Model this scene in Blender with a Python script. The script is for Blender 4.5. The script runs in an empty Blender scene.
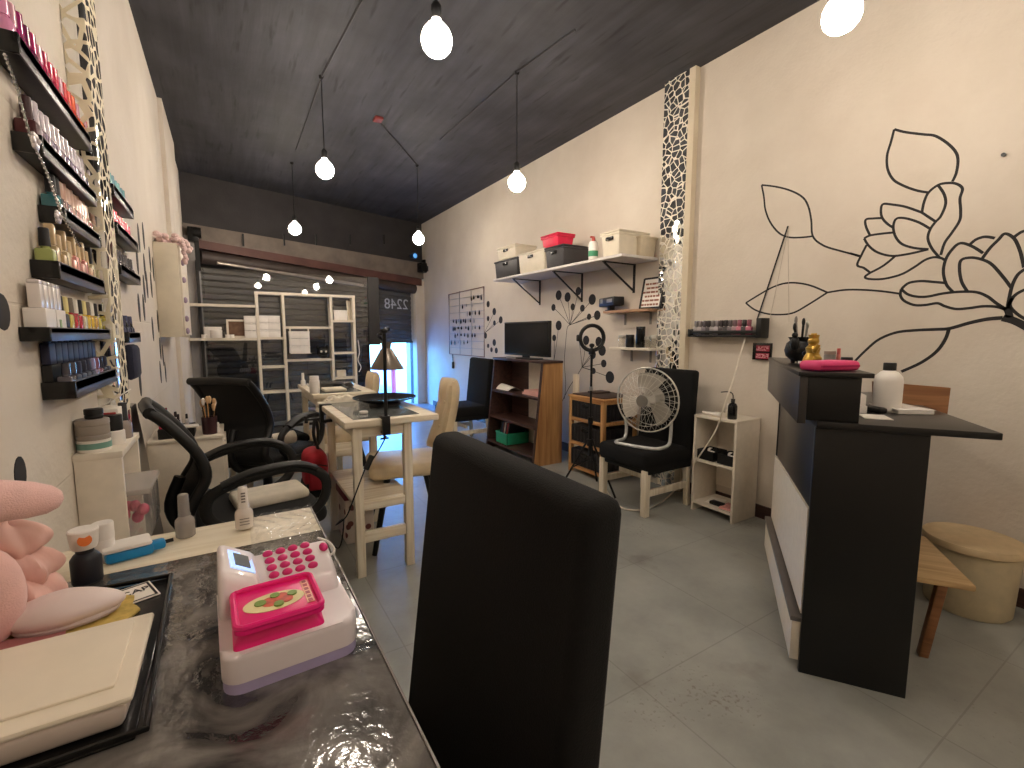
import bpy, bmesh, math, random
from mathutils import Vector, Matrix
R = math.radians
random.seed(7)
SC = bpy.context.scene
COL = SC.collection

# ------------------------------------------------------------------ camera calibration (1024 x 768)
F = 463.0; PIT = math.atan(50 / F)
YAW = math.atan2(286, math.hypot(F, 50)); CH = 1.2
FW = Vector((math.sin(YAW) * math.cos(PIT), math.cos(YAW) * math.cos(PIT), -math.sin(PIT)))
RT = Vector((math.cos(YAW), -math.sin(YAW), 0)); UP = RT.cross(FW); CAM = Vector((0, 0, CH))
def ray(x, y): return RT * (x - 512) + UP * (384 - y) + FW * F
def pz(x, y, z):
    d = ray(x, y); return CAM + d * ((z - CH) / d.z)
def px(x, y, X):
    d = ray(x, y); return CAM + d * (X / d.x)
def py(x, y, Y):
    d = ray(x, y); return CAM + d * (Y / d.y)
# the shop front stands at a slant across the far end of the room
YG = 6.58   # the fixed glass pane beside the door stands square to the room
BA = Vector((-0.36, 6.68, 0)); BB = Vector((2.93, 7.70, 0)); BU = (BB - BA).normalized(); BN = Vector((BU.y, -BU.x, 0))  # BN points into the room
def pb(x, y, off=0.0):
    d = ray(x, y); o = BA + BN * off
    return CAM + d * ((o - CAM).dot(BN) / d.dot(BN))
BANG = math.atan2(BU.y, BU.x)

cam = bpy.data.objects.new('camera', bpy.data.cameras.new('camera')); COL.objects.link(cam)
cam.data.sensor_width = 36; cam.data.lens = F / 1024 * 36; cam.data.clip_start = 0.01
cam.matrix_world = Matrix(((RT.x, UP.x, -FW.x, 0), (RT.y, UP.y, -FW.y, 0), (RT.z, UP.z, -FW.z, CH), (0, 0, 0, 1)))
SC.camera = cam

# ------------------------------------------------------------------ materials
def lin(c):
    c = c / 255.0
    return c / 12.92 if c <= 0.04045 else ((c + 0.055) / 1.055) ** 2.4
def rgb(r, g, b): return (lin(r), lin(g), lin(b), 1)
MATS = {}
def mat(name, col, rough=0.5, metal=0.0, var=0.08, scale=20, bump=0.0, bscale=60, trans=0.0, alpha=1.0, coat=0.0, emit=None, estr=0, ior=1.45, stretch=None, sheen=0.0):
    if name in MATS: return MATS[name]
    m = bpy.data.materials.new(name); m.use_nodes = True
    nt = m.node_tree; b = nt.nodes['Principled BSDF']
    b.inputs['Roughness'].default_value = rough; b.inputs['Metallic'].default_value = metal
    b.inputs['IOR'].default_value = ior
    if trans: b.inputs['Transmission Weight'].default_value = trans
    if alpha < 1: b.inputs['Alpha'].default_value = alpha
    if coat: b.inputs['Coat Weight'].default_value = coat
    if sheen: b.inputs['Sheen Weight'].default_value = sheen
    if emit: b.inputs['Emission Color'].default_value = emit; b.inputs['Emission Strength'].default_value = estr
    tc = nt.nodes.new('ShaderNodeTexCoord'); mp = nt.nodes.new('ShaderNodeMapping')
    nt.links.new(tc.outputs['Object'], mp.inputs['Vector'])
    if stretch: mp.inputs['Scale'].default_value = stretch
    n = nt.nodes.new('ShaderNodeTexNoise'); n.inputs['Scale'].default_value = scale; n.inputs['Detail'].default_value = 5
    nt.links.new(mp.outputs['Vector'], n.inputs['Vector'])
    r = nt.nodes.new('ShaderNodeValToRGB')
    r.color_ramp.elements[0].position = 0.3; r.color_ramp.elements[1].position = 0.7
    r.color_ramp.elements[0].color = tuple(c * (1 - var) for c in col[:3]) + (1,)
    r.color_ramp.elements[1].color = tuple(min(1, c * (1 + var)) for c in col[:3]) + (1,)
    nt.links.new(n.outputs['Fac'], r.inputs['Fac']); nt.links.new(r.outputs['Color'], b.inputs['Base Color'])
    if bump:
        n2 = nt.nodes.new('ShaderNodeTexNoise'); n2.inputs['Scale'].default_value = bscale; n2.inputs['Detail'].default_value = 4
        nt.links.new(mp.outputs['Vector'], n2.inputs['Vector'])
        bp = nt.nodes.new('ShaderNodeBump'); bp.inputs['Strength'].default_value = bump; bp.inputs['Distance'].default_value = 0.01
        nt.links.new(n2.outputs['Fac'], bp.inputs['Height']); nt.links.new(bp.outputs['Normal'], b.inputs['Normal'])
    MATS[name] = m; return m

def wood(name, c1, c2, rough=0.5, axis='X', scale=3.0):
    if name in MATS: return MATS[name]
    m = bpy.data.materials.new(name); m.use_nodes = True; nt = m.node_tree; b = nt.nodes['Principled BSDF']
    b.inputs['Roughness'].default_value = rough
    tc = nt.nodes.new('ShaderNodeTexCoord'); mp = nt.nodes.new('ShaderNodeMapping')
    s = {'X': (1, 14, 14), 'Y': (14, 1, 14), 'Z': (14, 14, 1)}[axis]; mp.inputs['Scale'].default_value = s
    n = nt.nodes.new('ShaderNodeTexNoise'); n.inputs['Scale'].default_value = scale; n.inputs['Detail'].default_value = 6; n.inputs['Distortion'].default_value = 0.6
    r = nt.nodes.new('ShaderNodeValToRGB'); r.color_ramp.elements[0].position = 0.35; r.color_ramp.elements[1].position = 0.65
    r.color_ramp.elements[0].color = c1; r.color_ramp.elements[1].color = c2
    nt.links.new(tc.outputs['Object'], mp.inputs['Vector']); nt.links.new(mp.outputs['Vector'], n.inputs['Vector'])
    nt.links.new(n.outputs['Fac'], r.inputs['Fac']); nt.links.new(r.outputs['Color'], b.inputs['Base Color'])
    MATS[name] = m; return m

def thin_glass(name, tint=(1, 1, 1, 1), refl=0.08, rough=0.02, body=0.0, bcol=(1, 1, 1, 1), fres=1.5):
    """thin clear sheet: transparent + mirror reflection by facing angle"""
    if name in MATS: return MATS[name]
    m = bpy.data.materials.new(name); m.use_nodes = True; nt = m.node_tree
    for nd in list(nt.nodes): nt.nodes.remove(nd)
    o = nt.nodes.new('ShaderNodeOutputMaterial'); t = nt.nodes.new('ShaderNodeBsdfTransparent'); t.inputs['Color'].default_value = tint
    g = nt.nodes.new('ShaderNodeBsdfGlossy'); g.inputs['Roughness'].default_value = rough
    lw = nt.nodes.new('ShaderNodeLayerWeight'); lw.inputs['Blend'].default_value = 0.5   # Schlick curve, the same from both sides of the sheet
    pw = nt.nodes.new('ShaderNodeMath'); pw.operation = 'POWER'; pw.inputs[1].default_value = 5.0; nt.links.new(lw.outputs['Facing'], pw.inputs[0])
    f0 = ((fres - 1) / (fres + 1)) ** 2
    fr = nt.nodes.new('ShaderNodeMath'); fr.operation = 'MULTIPLY_ADD'; fr.inputs[1].default_value = 1 - f0; fr.inputs[2].default_value = f0; nt.links.new(pw.outputs[0], fr.inputs[0])
    mx = nt.nodes.new('ShaderNodeMixShader')
    nt.links.new(fr.outputs[0], mx.inputs['Fac']); nt.links.new(t.outputs[0], mx.inputs[1]); nt.links.new(g.outputs[0], mx.inputs[2])
    last = mx
    if body:
        d = nt.nodes.new('ShaderNodeBsdfDiffuse'); d.inputs['Color'].default_value = bcol
        m2 = nt.nodes.new('ShaderNodeMixShader'); m2.inputs['Fac'].default_value = body
        nt.links.new(mx.outputs[0], m2.inputs[1]); nt.links.new(d.outputs[0], m2.inputs[2]); last = m2
    nt.links.new(last.outputs[0], o.inputs['Surface'])
    MATS[name] = m; return m

# ------------------------------------------------------------------ mesh collector
class MB:
    def __init__(s): s.bm = bmesh.new()
    def _xf(s, vs, M): bmesh.ops.transform(s.bm, matrix=M, verts=vs)
    def box(s, c, d, rz=0, rx=0, ry=0, bev=0, seg=2, M=None):
        r = bmesh.ops.create_cube(s.bm, size=1.0); vs = r['verts']
        bmesh.ops.scale(s.bm, vec=d, verts=vs)
        if bev:
            es = list({e for v in vs for e in v.link_edges})
            rr = bmesh.ops.bevel(s.bm, geom=es, offset=min(bev, min(d) * 0.49), segments=seg, profile=0.5, affect='EDGES')
            vs = list({v for f in rr['faces'] for v in f.verts} | {v for v in vs if v.is_valid})
        T = Matrix.Translation(c) @ Matrix.Rotation(rz, 4, 'Z') @ Matrix.Rotation(ry, 4, 'Y') @ Matrix.Rotation(rx, 4, 'X')
        s._xf(vs, (M @ T) if M else T); return s
    def bb(s, a, b, bev=0, seg=2, M=None):
        a = Vector(a); b = Vector(b); d = b - a
        return s.box((a + b) / 2, (abs(d.x), abs(d.y), abs(d.z)), bev=bev, seg=seg, M=M)
    def beam(s, p, q, w, h, bev=0, up=(0, 0, 1)):
        p = Vector(p); q = Vector(q); d = q - p; L = d.length; x = d.normalized(); u = Vector(up)
        if abs(x.dot(u)) > 0.98: u = Vector((0, 1, 0))
        y = u.cross(x).normalized(); z = x.cross(y)
        M = Matrix(((x.x, y.x, z.x, 0), (x.y, y.y, z.y, 0), (x.z, y.z, z.z, 0), (0, 0, 0, 1)))
        return s.box((0, 0, 0), (L, w, h), bev=bev, M=Matrix.Translation((p + q) / 2) @ M)
    def tube(s, pts, r, n=8, closed=False, flat=None):
        pts = [Vector(p) for p in pts]; N = len(pts); rs = r if isinstance(r, (list, tuple)) else [r] * N
        rings = []; prev = None
        for i, p in enumerate(pts):
            a = pts[(i - 1) % N] if (closed or i > 0) else pts[i]; b = pts[(i + 1) % N] if (closed or i < N - 1) else pts[i]
            t = (b - a).normalized()
            if prev is None:
                u = Vector((0, 0, 1)) if abs(t.z) < 0.9 else Vector((0, 1, 0))
                u = (u - t * u.dot(t)).normalized()
            else:
                u = (prev - t * prev.dot(t)).normalized()
            prev = u; v = t.cross(u); ring = []
            for k in range(n):
                an = 2 * math.pi * k / n
                cu, cv = math.cos(an), math.sin(an)
                if flat: ring.append(s.bm.verts.new(p + u * cu * flat[0] + v * cv * flat[1]))
                else: ring.append(s.bm.verts.new(p + (u * cu + v * cv) * rs[i]))
            rings.append(ring)
        m = N if closed else N - 1
        for i in range(m):
            A = rings[i]; B = rings[(i + 1) % N]
            for k in range(n): s.bm.faces.new((A[k], A[(k + 1) % n], B[(k + 1) % n], B[k]))
        if not closed:
            s.bm.faces.new(list(reversed(rings[0]))); s.bm.faces.new(rings[-1])
        return s
    def lathe(s, prof, c=(0, 0, 0), n=24, M=None, sx=1.0, sy=1.0):
        M = Matrix.Translation(c) @ (M or Matrix.Identity(4)); rings = []
        for (r, z) in prof:
            if r < 1e-6: rings.append([s.bm.verts.new(M @ Vector((0, 0, z)))])
            else: rings.append([s.bm.verts.new(M @ Vector((sx * r * math.cos(2 * math.pi * k / n), sy * r * math.sin(2 * math.pi * k / n), z))) for k in range(n)])
        for A, B in zip(rings, rings[1:]):
            for k in range(n):
                a = A[k % len(A)]; a2 = A[(k + 1) % len(A)]; b = B[k % len(B)]; b2 = B[(k + 1) % len(B)]
                f = []
                for v in (a, a2, b2, b):
                    if v not in f: f.append(v)
                if len(f) >= 3:
                    try: s.bm.faces.new(f)
                    except ValueError: pass
        if len(rings[0]) > 1: s.bm.faces.new(list(reversed(rings[0])))
        if len(rings[-1]) > 1: s.bm.faces.new(rings[-1])
        return s
    def cyl(s, c, r, h, n=20, r2=None, M=None, bev=0.0):
        r2 = r if r2 is None else r2
        if bev: pr = [(r - bev, 0), (r, bev), (r2, h - bev), (r2 - bev, h)]
        else: pr = [(r, 0), (r2, h)]
        return s.lathe(pr, c, n, M)
    def ell(s, c, rad, M=None, n=16, m=10):
        pr = [(math.sin(math.pi * i / m), -math.cos(math.pi * i / m)) for i in range(m + 1)]
        pr[0] = (0, -1); pr[-1] = (0, 1)
        T = (M or Matrix.Identity(4)) @ Matrix.Diagonal((rad[0], rad[1], rad[2], 1))
        return s.lathe(pr, c, n, T)
    def prism(s, poly, h, M=None):
        """polygon in local XY pushed along +Z by h"""
        M = M or Matrix.Identity(4)
        a = [s.bm.verts.new(M @ Vector((p[0], p[1], 0))) for p in poly]; b = [s.bm.verts.new(M @ Vector((p[0], p[1], h))) for p in poly]
        s.bm.faces.new(list(reversed(a))); s.bm.faces.new(b); n = len(a)
        for i in range(n): s.bm.faces.new((a[i], a[(i + 1) % n], b[(i + 1) % n], b[i]))
        return s
    def hull(s, pts8):
        """box from 8 corners: 4 bottom ring, 4 top ring"""
        v = [s.bm.verts.new(Vector(p)) for p in pts8]
        for f in ((3, 2, 1, 0), (4, 5, 6, 7), (0, 1, 5, 4), (1, 2, 6, 5), (2, 3, 7, 6), (3, 0, 4, 7)): s.bm.faces.new([v[i] for i in f])
        return s
    def grid(s, fn, nu, nv, wrap=False):
        g = [[s.bm.verts.new(Vector(fn(i / nu, j / nv))) for j in range(nv + 1)] for i in range(nu + 1)]
        for i in range(nu):
            for j in range(nv): s.bm.faces.new((g[i][j], g[i + 1][j], g[i + 1][j + 1], g[i][j + 1]))
        return s
    def mesh(s, name, off=(0, 0, 0), angle=38):
        if any(off): bmesh.ops.translate(s.bm, vec=Vector(off), verts=s.bm.verts)
        bmesh.ops.recalc_face_normals(s.bm, faces=s.bm.faces)
        me = bpy.data.meshes.new(name); s.bm.to_mesh(me); s.bm.free()
        me.polygons.foreach_set('use_smooth', [True] * len(me.polygons)); me.set_sharp_from_angle(angle=R(angle)); return me

def link(name, me, m, parent=None, kind=None, label=None):
    o = bpy.data.objects.new(name, me); COL.objects.link(o)
    if m is not None:
        if not me.materials: me.materials.append(m)
    if parent: o.parent = parent
    if kind: o['kind'] = kind
    if label: o['label'] = label
    return o
def base(parent):
    """world offset of a thing or part whose chain carries no rotation"""
    v = Vector((0, 0, 0)); p = parent
    while p: v += p.location; p = p.parent
    return v
def part(name, mb, m, parent, world=False, label=None, sub=None, kind=None):
    """a child mesh; world=True when the shape was laid out in room coordinates"""
    off = -base(parent) if world else Vector((0, 0, 0))
    o = link(name, mb.mesh(name, off), m, parent, kind, label)
    if sub:
        md = o.modifiers.new('sub', 'SUBSURF'); md.levels = sub; md.render_levels = sub
    return o
def tag(o, label, cat, group=None):
    o['label'] = label; o['category'] = cat
    if group: o['group'] = group
    return o
def thing(name, label, cat, loc=(0, 0, 0), rz=0, group=None):
    o = bpy.data.objects.new(name, None); COL.objects.link(o); o.empty_display_size = 0.05
    o.location = loc; o.rotation_euler = (0, 0, rz); return tag(o, label, cat, group)
def solo(name, mb, m, label, cat, group=None, sub=None):
    """a thing that is one mesh laid out in room coordinates: origin moved to the middle of its base"""
    vs = [v.co for v in mb.bm.verts]
    lo = Vector((min(v.x for v in vs), min(v.y for v in vs), min(v.z for v in vs))); hi = Vector((max(v.x for v in vs), max(v.y for v in vs), max(v.z for v in vs)))
    c = Vector(((lo.x + hi.x) / 2, (lo.y + hi.y) / 2, lo.z))
    o = link(name, mb.mesh(name, -c), m); o.location = c
    if sub:
        md = o.modifiers.new('sub', 'SUBSURF'); md.levels = sub; md.render_levels = sub
    return tag(o, label, cat, group)
def struct(name, mb, m, parent=None, label=None):
    o = link(name, mb.mesh(name), m, parent); o['kind'] = 'structure'
    return o
def dup(root, loc, rz=0, label=None, group=None):
    r = root.copy(); COL.objects.link(r); r.location = loc; r.rotation_euler = (0, 0, rz)
    if label: r['label'] = label
    if group: r['group'] = group
    for ch in list(root.children):
        c = ch.copy(); COL.objects.link(c); c.parent = r
        for g in list(ch.children):
            d = g.copy(); COL.objects.link(d); d.parent = c
    return r
def recolor(o, m):
    o.material_slots[0].link = 'OBJECT'; o.material_slots[0].material = m
def text_mesh(s, size, ext=0.001):
    cu = bpy.data.curves.new('lettering', 'FONT'); cu.body = s; cu.size = size; cu.extrude = ext; cu.align_x = 'CENTER'; cu.align_y = 'CENTER'
    o = bpy.data.objects.new('lettering', cu); COL.objects.link(o)
    dg = bpy.context.evaluated_depsgraph_get(); me = bpy.data.meshes.new_from_object(o.evaluated_get(dg))
    bpy.data.objects.remove(o); return me
def smooth_path(pts, k=6, closed=False):
    pts = [Vector(p) for p in pts]; n = len(pts); out = []
    m = n if closed else n - 1
    for i in range(m):
        p0 = pts[(i - 1) % n] if (closed or i > 0) else pts[0]; p1 = pts[i]; p2 = pts[(i + 1) % n]; p3 = pts[(i + 2) % n] if (closed or i + 2 < n) else pts[-1]
        for j in range(k):
            t = j / k
            out.append(0.5 * ((2 * p1) + (p2 - p0) * t + (2 * p0 - 5 * p1 + 4 * p2 - p3) * t * t + (3 * p1 - p0 - 3 * p2 + p3) * t ** 3))
    if not closed: out.append(pts[-1])
    return out
ORD = ['first', 'second', 'third', 'fourth', 'fifth', 'sixth', 'seventh', 'eighth', 'ninth', 'tenth', 'eleventh', 'twelfth', 'thirteenth', 'fourteenth', 'fifteenth', 'sixteenth', 'seventeenth', 'eighteenth']
BULB_STRENGTH = 150.0
SKY_STRENGTH = 6.0
SUN_STRENGTH = 9.0
EXPO = 0.08
# ------------------------------------------------------------------ common materials
BLACKF = mat('black_fabric', rgb(9, 8, 8), 0.95, var=0.25, scale=160, bump=0.25, bscale=400)
BLACKP = mat('black_plastic', rgb(15, 15, 16), 0.45)
BLACKG = mat('black_gloss', rgb(12, 12, 13), 0.22)
BLACKW = mat('black_wood', rgb(12, 11, 11), 0.42, var=0.15, bump=0.05)
BLACKM = mat('black_metal', rgb(22, 22, 23), 0.4, 0.3)
LEDGESHEEN = mat('ledge_sheen_grey', rgb(84, 79, 81), 0.35)  # sheen on the black ledge lips, put into the base colour
WHITEW = mat('white_board', rgb(224, 214, 198), 0.5, var=0.05, scale=30)
WHITEP = mat('white_plastic', rgb(236, 230, 224), 0.35, var=0.03)
CREAMP = mat('cream_plastic', rgb(222, 212, 192), 0.5, var=0.04)
PALEW = wood('pale_wood', rgb(214, 200, 176), rgb(236, 226, 206), 0.55, 'Z')
PALEWX = wood('pale_wood_across', rgb(214, 198, 172), rgb(238, 228, 208), 0.5, 'X')
PALEWY = wood('pale_wood_along', rgb(214, 198, 172), rgb(238, 228, 208), 0.5, 'Y')
PINE = wood('pine', rgb(176, 126, 72), rgb(206, 160, 104), 0.5, 'Z')
PINEY = wood('pine_along', rgb(176, 122, 70), rgb(206, 158, 104), 0.5, 'Y')
DARKW = wood('dark_wood', rgb(48, 30, 26), rgb(74, 48, 40), 0.45, 'Y')
CHROME = mat('chrome', rgb(200, 200, 205), 0.15, 1.0, var=0.02)
STEEL = mat('steel_wire', rgb(170, 168, 160), 0.35, 0.9, var=0.02)
GREYP = mat('grey_plastic', rgb(128, 122, 116), 0.4)
CLEAR = thin_glass('clear_plastic', (0.96, 0.96, 0.96, 1), body=0.12, bcol=rgb(225, 220, 215))
GLASS = thin_glass('window_glass', (0.93, 0.95, 0.97, 1), fres=1.9)
PINK = mat('hot_pink', rgb(236, 26, 122), 0.3, var=0.04)
PAPER = mat('paper_white', rgb(240, 234, 224), 0.7, var=0.03)
INK = mat('ink', rgb(40, 36, 36), 0.6)

# ------------------------------------------------------------------ wall, ceiling and floor materials
def node_mat(name):
    m = bpy.data.materials.new(name); m.use_nodes = True; MATS[name] = m; return m, m.node_tree, m.node_tree.nodes['Principled BSDF']
def plaster(name, c1, c2, lines=None):
    m, nt, b = node_mat(name); b.inputs['Roughness'].default_value = 0.75
    tc = nt.nodes.new('ShaderNodeTexCoord')
    n = nt.nodes.new('ShaderNodeTexNoise'); n.inputs['Scale'].default_value = 1.6; n.inputs['Detail'].default_value = 8; n.inputs['Roughness'].default_value = 0.6
    nt.links.new(tc.outputs['Object'], n.inputs['Vector'])
    r = nt.nodes.new('ShaderNodeValToRGB'); r.color_ramp.elements[0].position = 0.3; r.color_ramp.elements[1].position = 0.68
    r.color_ramp.elements[0].color = c1; r.color_ramp.elements[1].color = c2
    nt.links.new(n.outputs['Fac'], r.inputs['Fac'])
    n2 = nt.nodes.new('ShaderNodeTexNoise'); n2.inputs['Scale'].default_value = 7; n2.inputs['Detail'].default_value = 8
    nt.links.new(tc.outputs['Object'], n2.inputs['Vector'])
    n3 = nt.nodes.new('ShaderNodeTexNoise'); n3.inputs['Scale'].default_value = 60; n3.inputs['Detail'].default_value = 3
    nt.links.new(tc.outputs['Object'], n3.inputs['Vector'])
    ad = nt.nodes.new('ShaderNodeMath'); ad.operation = 'MULTIPLY_ADD'; ad.inputs[1].default_value = 0.25
    nt.links.new(n3.outputs['Fac'], ad.inputs[0]); nt.links.new(n2.outputs['Fac'], ad.inputs[2])
    last = ad.outputs[0]
    if lines:   # faint joints of the blocks under the plaster: period, height
        br = nt.nodes.new('ShaderNodeTexBrick'); br.inputs['Scale'].default_value = 1.0
        br.inputs['Brick Width'].default_value = lines[0]; br.inputs['Row Height'].default_value = lines[1]; br.inputs['Mortar Size'].default_value = 0.004
        br.inputs['Color1'].default_value = br.inputs['Color2'].default_value = (1, 1, 1, 1); br.inputs['Mortar'].default_value = (0, 0, 0, 1); br.inputs['Mortar Smooth'].default_value = 0.6
        mp = nt.nodes.new('ShaderNodeMapping'); sx = nt.nodes.new('ShaderNodeSeparateXYZ'); cx = nt.nodes.new('ShaderNodeCombineXYZ')
        nt.links.new(tc.outputs['Object'], sx.inputs[0]); nt.links.new(sx.outputs['Y'], cx.inputs['X']); nt.links.new(sx.outputs['Z'], cx.inputs['Y']); nt.links.new(cx.outputs[0], br.inputs['Vector'])
        mu = nt.nodes.new('ShaderNodeMath'); mu.operation = 'MULTIPLY_ADD'; mu.inputs[1].default_value = 0.35
        nt.links.new(br.outputs['Color'], mu.inputs[0]); nt.links.new(last, mu.inputs[2]); last = mu.outputs[0]
    bp = nt.nodes.new('ShaderNodeBump'); bp.inputs['Strength'].default_value = 0.35; bp.inputs['Distance'].default_value = 0.02
    nt.links.new(last, bp.inputs['Height']); nt.links.new(bp.outputs['Normal'], b.inputs['Normal'])
    nt.links.new(r.outputs['Color'], b.inputs['Base Color']); return m
WALLM = plaster('cream_plaster', rgb(202, 190, 175), rgb(216, 206, 192))
WALLL = plaster('cream_block_plaster', rgb(207, 196, 182), rgb(221, 212, 200), (1.2, 0.42))

def ceiling_mat():
    m, nt, b = node_mat('charcoal_ceiling'); b.inputs['Roughness'].default_value = 0.7
    tc = nt.nodes.new('ShaderNodeTexCoord'); mp = nt.nodes.new('ShaderNodeMapping'); mp.inputs['Scale'].default_value = (9, 0.7, 1)
    nt.links.new(tc.outputs['Object'], mp.inputs['Vector'])
    n = nt.nodes.new('ShaderNodeTexNoise'); n.inputs['Scale'].default_value = 1.3; n.inputs['Detail'].default_value = 7; nt.links.new(mp.outputs['Vector'], n.inputs['Vector'])
    n2 = nt.nodes.new('ShaderNodeTexNoise'); n2.inputs['Scale'].default_value = 2.4; n2.inputs['Detail'].default_value = 8; nt.links.new(tc.outputs['Object'], n2.inputs['Vector'])
    mx = nt.nodes.new('ShaderNodeMath'); mx.operation = 'MULTIPLY'; nt.links.new(n.outputs['Fac'], mx.inputs[0]); nt.links.new(n2.outputs['Fac'], mx.inputs[1])
    r = nt.nodes.new('ShaderNodeValToRGB'); r.color_ramp.elements[0].position = 0.12; r.color_ramp.elements[1].position = 0.42
    r.color_ramp.elements[0].color = rgb(34, 34, 38); r.color_ramp.elements[1].color = rgb(62, 62, 67)
    nt.links.new(mx.outputs[0], r.inputs['Fac'])
    # dark formwork streaks running the length of the slab
    m2 = nt.nodes.new('ShaderNodeMapping'); m2.inputs['Scale'].default_value = (7.5, 0.9, 1); m2.inputs['Location'].default_value = (3.3, 1.2, 0); nt.links.new(tc.outputs['Object'], m2.inputs['Vector'])
    n5 = nt.nodes.new('ShaderNodeTexNoise'); n5.inputs['Scale'].default_value = 2.3; n5.inputs['Detail'].default_value = 3; n5.inputs['Distortion'].default_value = 0.15; nt.links.new(m2.outputs['Vector'], n5.inputs['Vector'])
    r5 = nt.nodes.new('ShaderNodeValToRGB'); r5.color_ramp.elements[0].position = 0.60; r5.color_ramp.elements[1].position = 0.70; r5.color_ramp.elements[0].color = (1, 1, 1, 1); r5.color_ramp.elements[1].color = (.35, .34, .36, 1)
    nt.links.new(n5.outputs['Fac'], r5.inputs['Fac'])
    mm = nt.nodes.new('ShaderNodeMix'); mm.data_type = 'RGBA'; mm.blend_type = 'MULTIPLY'; mm.inputs[0].default_value = 1.0; nt.links.new(r.outputs['Color'], mm.inputs[6]); nt.links.new(r5.outputs['Color'], mm.inputs[7]); nt.links.new(mm.outputs[2], b.inputs['Base Color'])
    bp = nt.nodes.new('ShaderNodeBump'); bp.inputs['Strength'].default_value = 0.5; bp.inputs['Distance'].default_value = 0.03
    nt.links.new(mx.outputs[0], bp.inputs['Height']); nt.links.new(bp.outputs['Normal'], b.inputs['Normal']); return m
CEILM = ceiling_mat()

def floor_mat():
    m, nt, b = node_mat('grey_painted_floor')
    tc = nt.nodes.new('ShaderNodeTexCoord')
    n = nt.nodes.new('ShaderNodeTexNoise'); n.inputs['Scale'].default_value = 2.2; n.inputs['Detail'].default_value = 9; n.inputs['Roughness'].default_value = 0.65
    nt.links.new(tc.outputs['Object'], n.inputs['Vector'])
    r = nt.nodes.new('ShaderNodeValToRGB'); r.color_ramp.elements[0].position = 0.3; r.color_ramp.elements[1].position = 0.7
    r.color_ramp.elements[0].color = rgb(134, 135, 130); r.color_ramp.elements[1].color = rgb(166, 167, 160)
    nt.links.new(n.outputs['Fac'], r.inputs['Fac'])
    br = nt.nodes.new('ShaderNodeTexBrick'); br.offset = 0.0; br.inputs['Scale'].default_value = 1.0; br.inputs['Brick Width'].default_value = 0.62; br.inputs['Row Height'].default_value = 0.62
    br.inputs['Mortar Size'].default_value = 0.003; br.inputs['Mortar Smooth'].default_value = 0.3
    br.inputs['Color1'].default_value = br.inputs['Color2'].default_value = (1, 1, 1, 1); br.inputs['Mortar'].default_value = (0.80, 0.79, 0.78, 1)
    mp = nt.nodes.new('ShaderNodeMapping'); mp.inputs['Location'].default_value = (0.1, 0.22, 0); nt.links.new(tc.outputs['Object'], mp.inputs['Vector']); nt.links.new(mp.outputs['Vector'], br.inputs['Vector'])
    mu = nt.nodes.new('ShaderNodeMix'); mu.data_type = 'RGBA'; mu.blend_type = 'MULTIPLY'; mu.inputs[0].default_value = 1.0
    nt.links.new(r.outputs['Color'], mu.inputs[6]); nt.links.new(br.outputs['Color'], mu.inputs[7])
    n4 = nt.nodes.new('ShaderNodeTexNoise'); n4.inputs['Scale'].default_value = 3.1; n4.inputs['Detail'].default_value = 10; nt.links.new(tc.outputs['Object'], n4.inputs['Vector'])
    r4 = nt.nodes.new('ShaderNodeValToRGB'); r4.color_ramp.elements[0].position = 0.60; r4.color_ramp.elements[1].position = 0.74
    r4.color_ramp.elements[0].color = (0, 0, 0, 1); r4.color_ramp.elements[1].color = (0.6, 0.6, 0.6, 1)
    nt.links.new(n4.outputs['Fac'], r4.inputs['Fac'])
    m3 = nt.nodes.new('ShaderNodeMix'); m3.data_type = 'RGBA'; nt.links.new(r4.outputs['Color'], m3.inputs[0]); nt.links.new(mu.outputs[2], m3.inputs[6]); m3.inputs[7].default_value = rgb(84, 72, 62)
    n6 = nt.nodes.new('ShaderNodeTexNoise'); n6.inputs['Scale'].default_value = 70; n6.inputs['Detail'].default_value = 6; nt.links.new(tc.outputs['Object'], n6.inputs['Vector'])
    n7 = nt.nodes.new('ShaderNodeTexNoise'); n7.inputs['Scale'].default_value = 1.7; n7.inputs['Detail'].default_value = 3; nt.links.new(tc.outputs['Object'], n7.inputs['Vector'])
    ml = nt.nodes.new('ShaderNodeMath'); ml.operation = 'MULTIPLY'; nt.links.new(n6.outputs['Fac'], ml.inputs[0]); nt.links.new(n7.outputs['Fac'], ml.inputs[1])
    r6 = nt.nodes.new('ShaderNodeValToRGB'); r6.color_ramp.elements[0].position = 0.365; r6.color_ramp.elements[1].position = 0.45; r6.color_ramp.elements[0].color = (0, 0, 0, 1); r6.color_ramp.elements[1].color = (.5, .5, .5, 1); nt.links.new(ml.outputs[0], r6.inputs['Fac'])
    m4 = nt.nodes.new('ShaderNodeMix'); m4.data_type = 'RGBA'; nt.links.new(r6.outputs['Color'], m4.inputs[0]); nt.links.new(m3.outputs[2], m4.inputs[6]); m4.inputs[7].default_value = rgb(92, 72, 60)
    nt.links.new(m4.outputs[2], b.inputs['Base Color'])
    rr = nt.nodes.new('ShaderNodeMapRange'); rr.inputs['To Min'].default_value = 0.2; rr.inputs['To Max'].default_value = 0.5; nt.links.new(n.outputs['Fac'], rr.inputs['Value']); nt.links.new(rr.outputs[0], b.inputs['Roughness'])
    bp = nt.nodes.new('ShaderNodeBump'); bp.inputs['Strength'].default_value = 0.15; bp.inputs['Distance'].default_value = 0.01
    nt.links.new(br.outputs['Color'], bp.inputs['Height']); nt.links.new(bp.outputs['Normal'], b.inputs['Normal']); return m
FLOORM = floor_mat()

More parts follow.
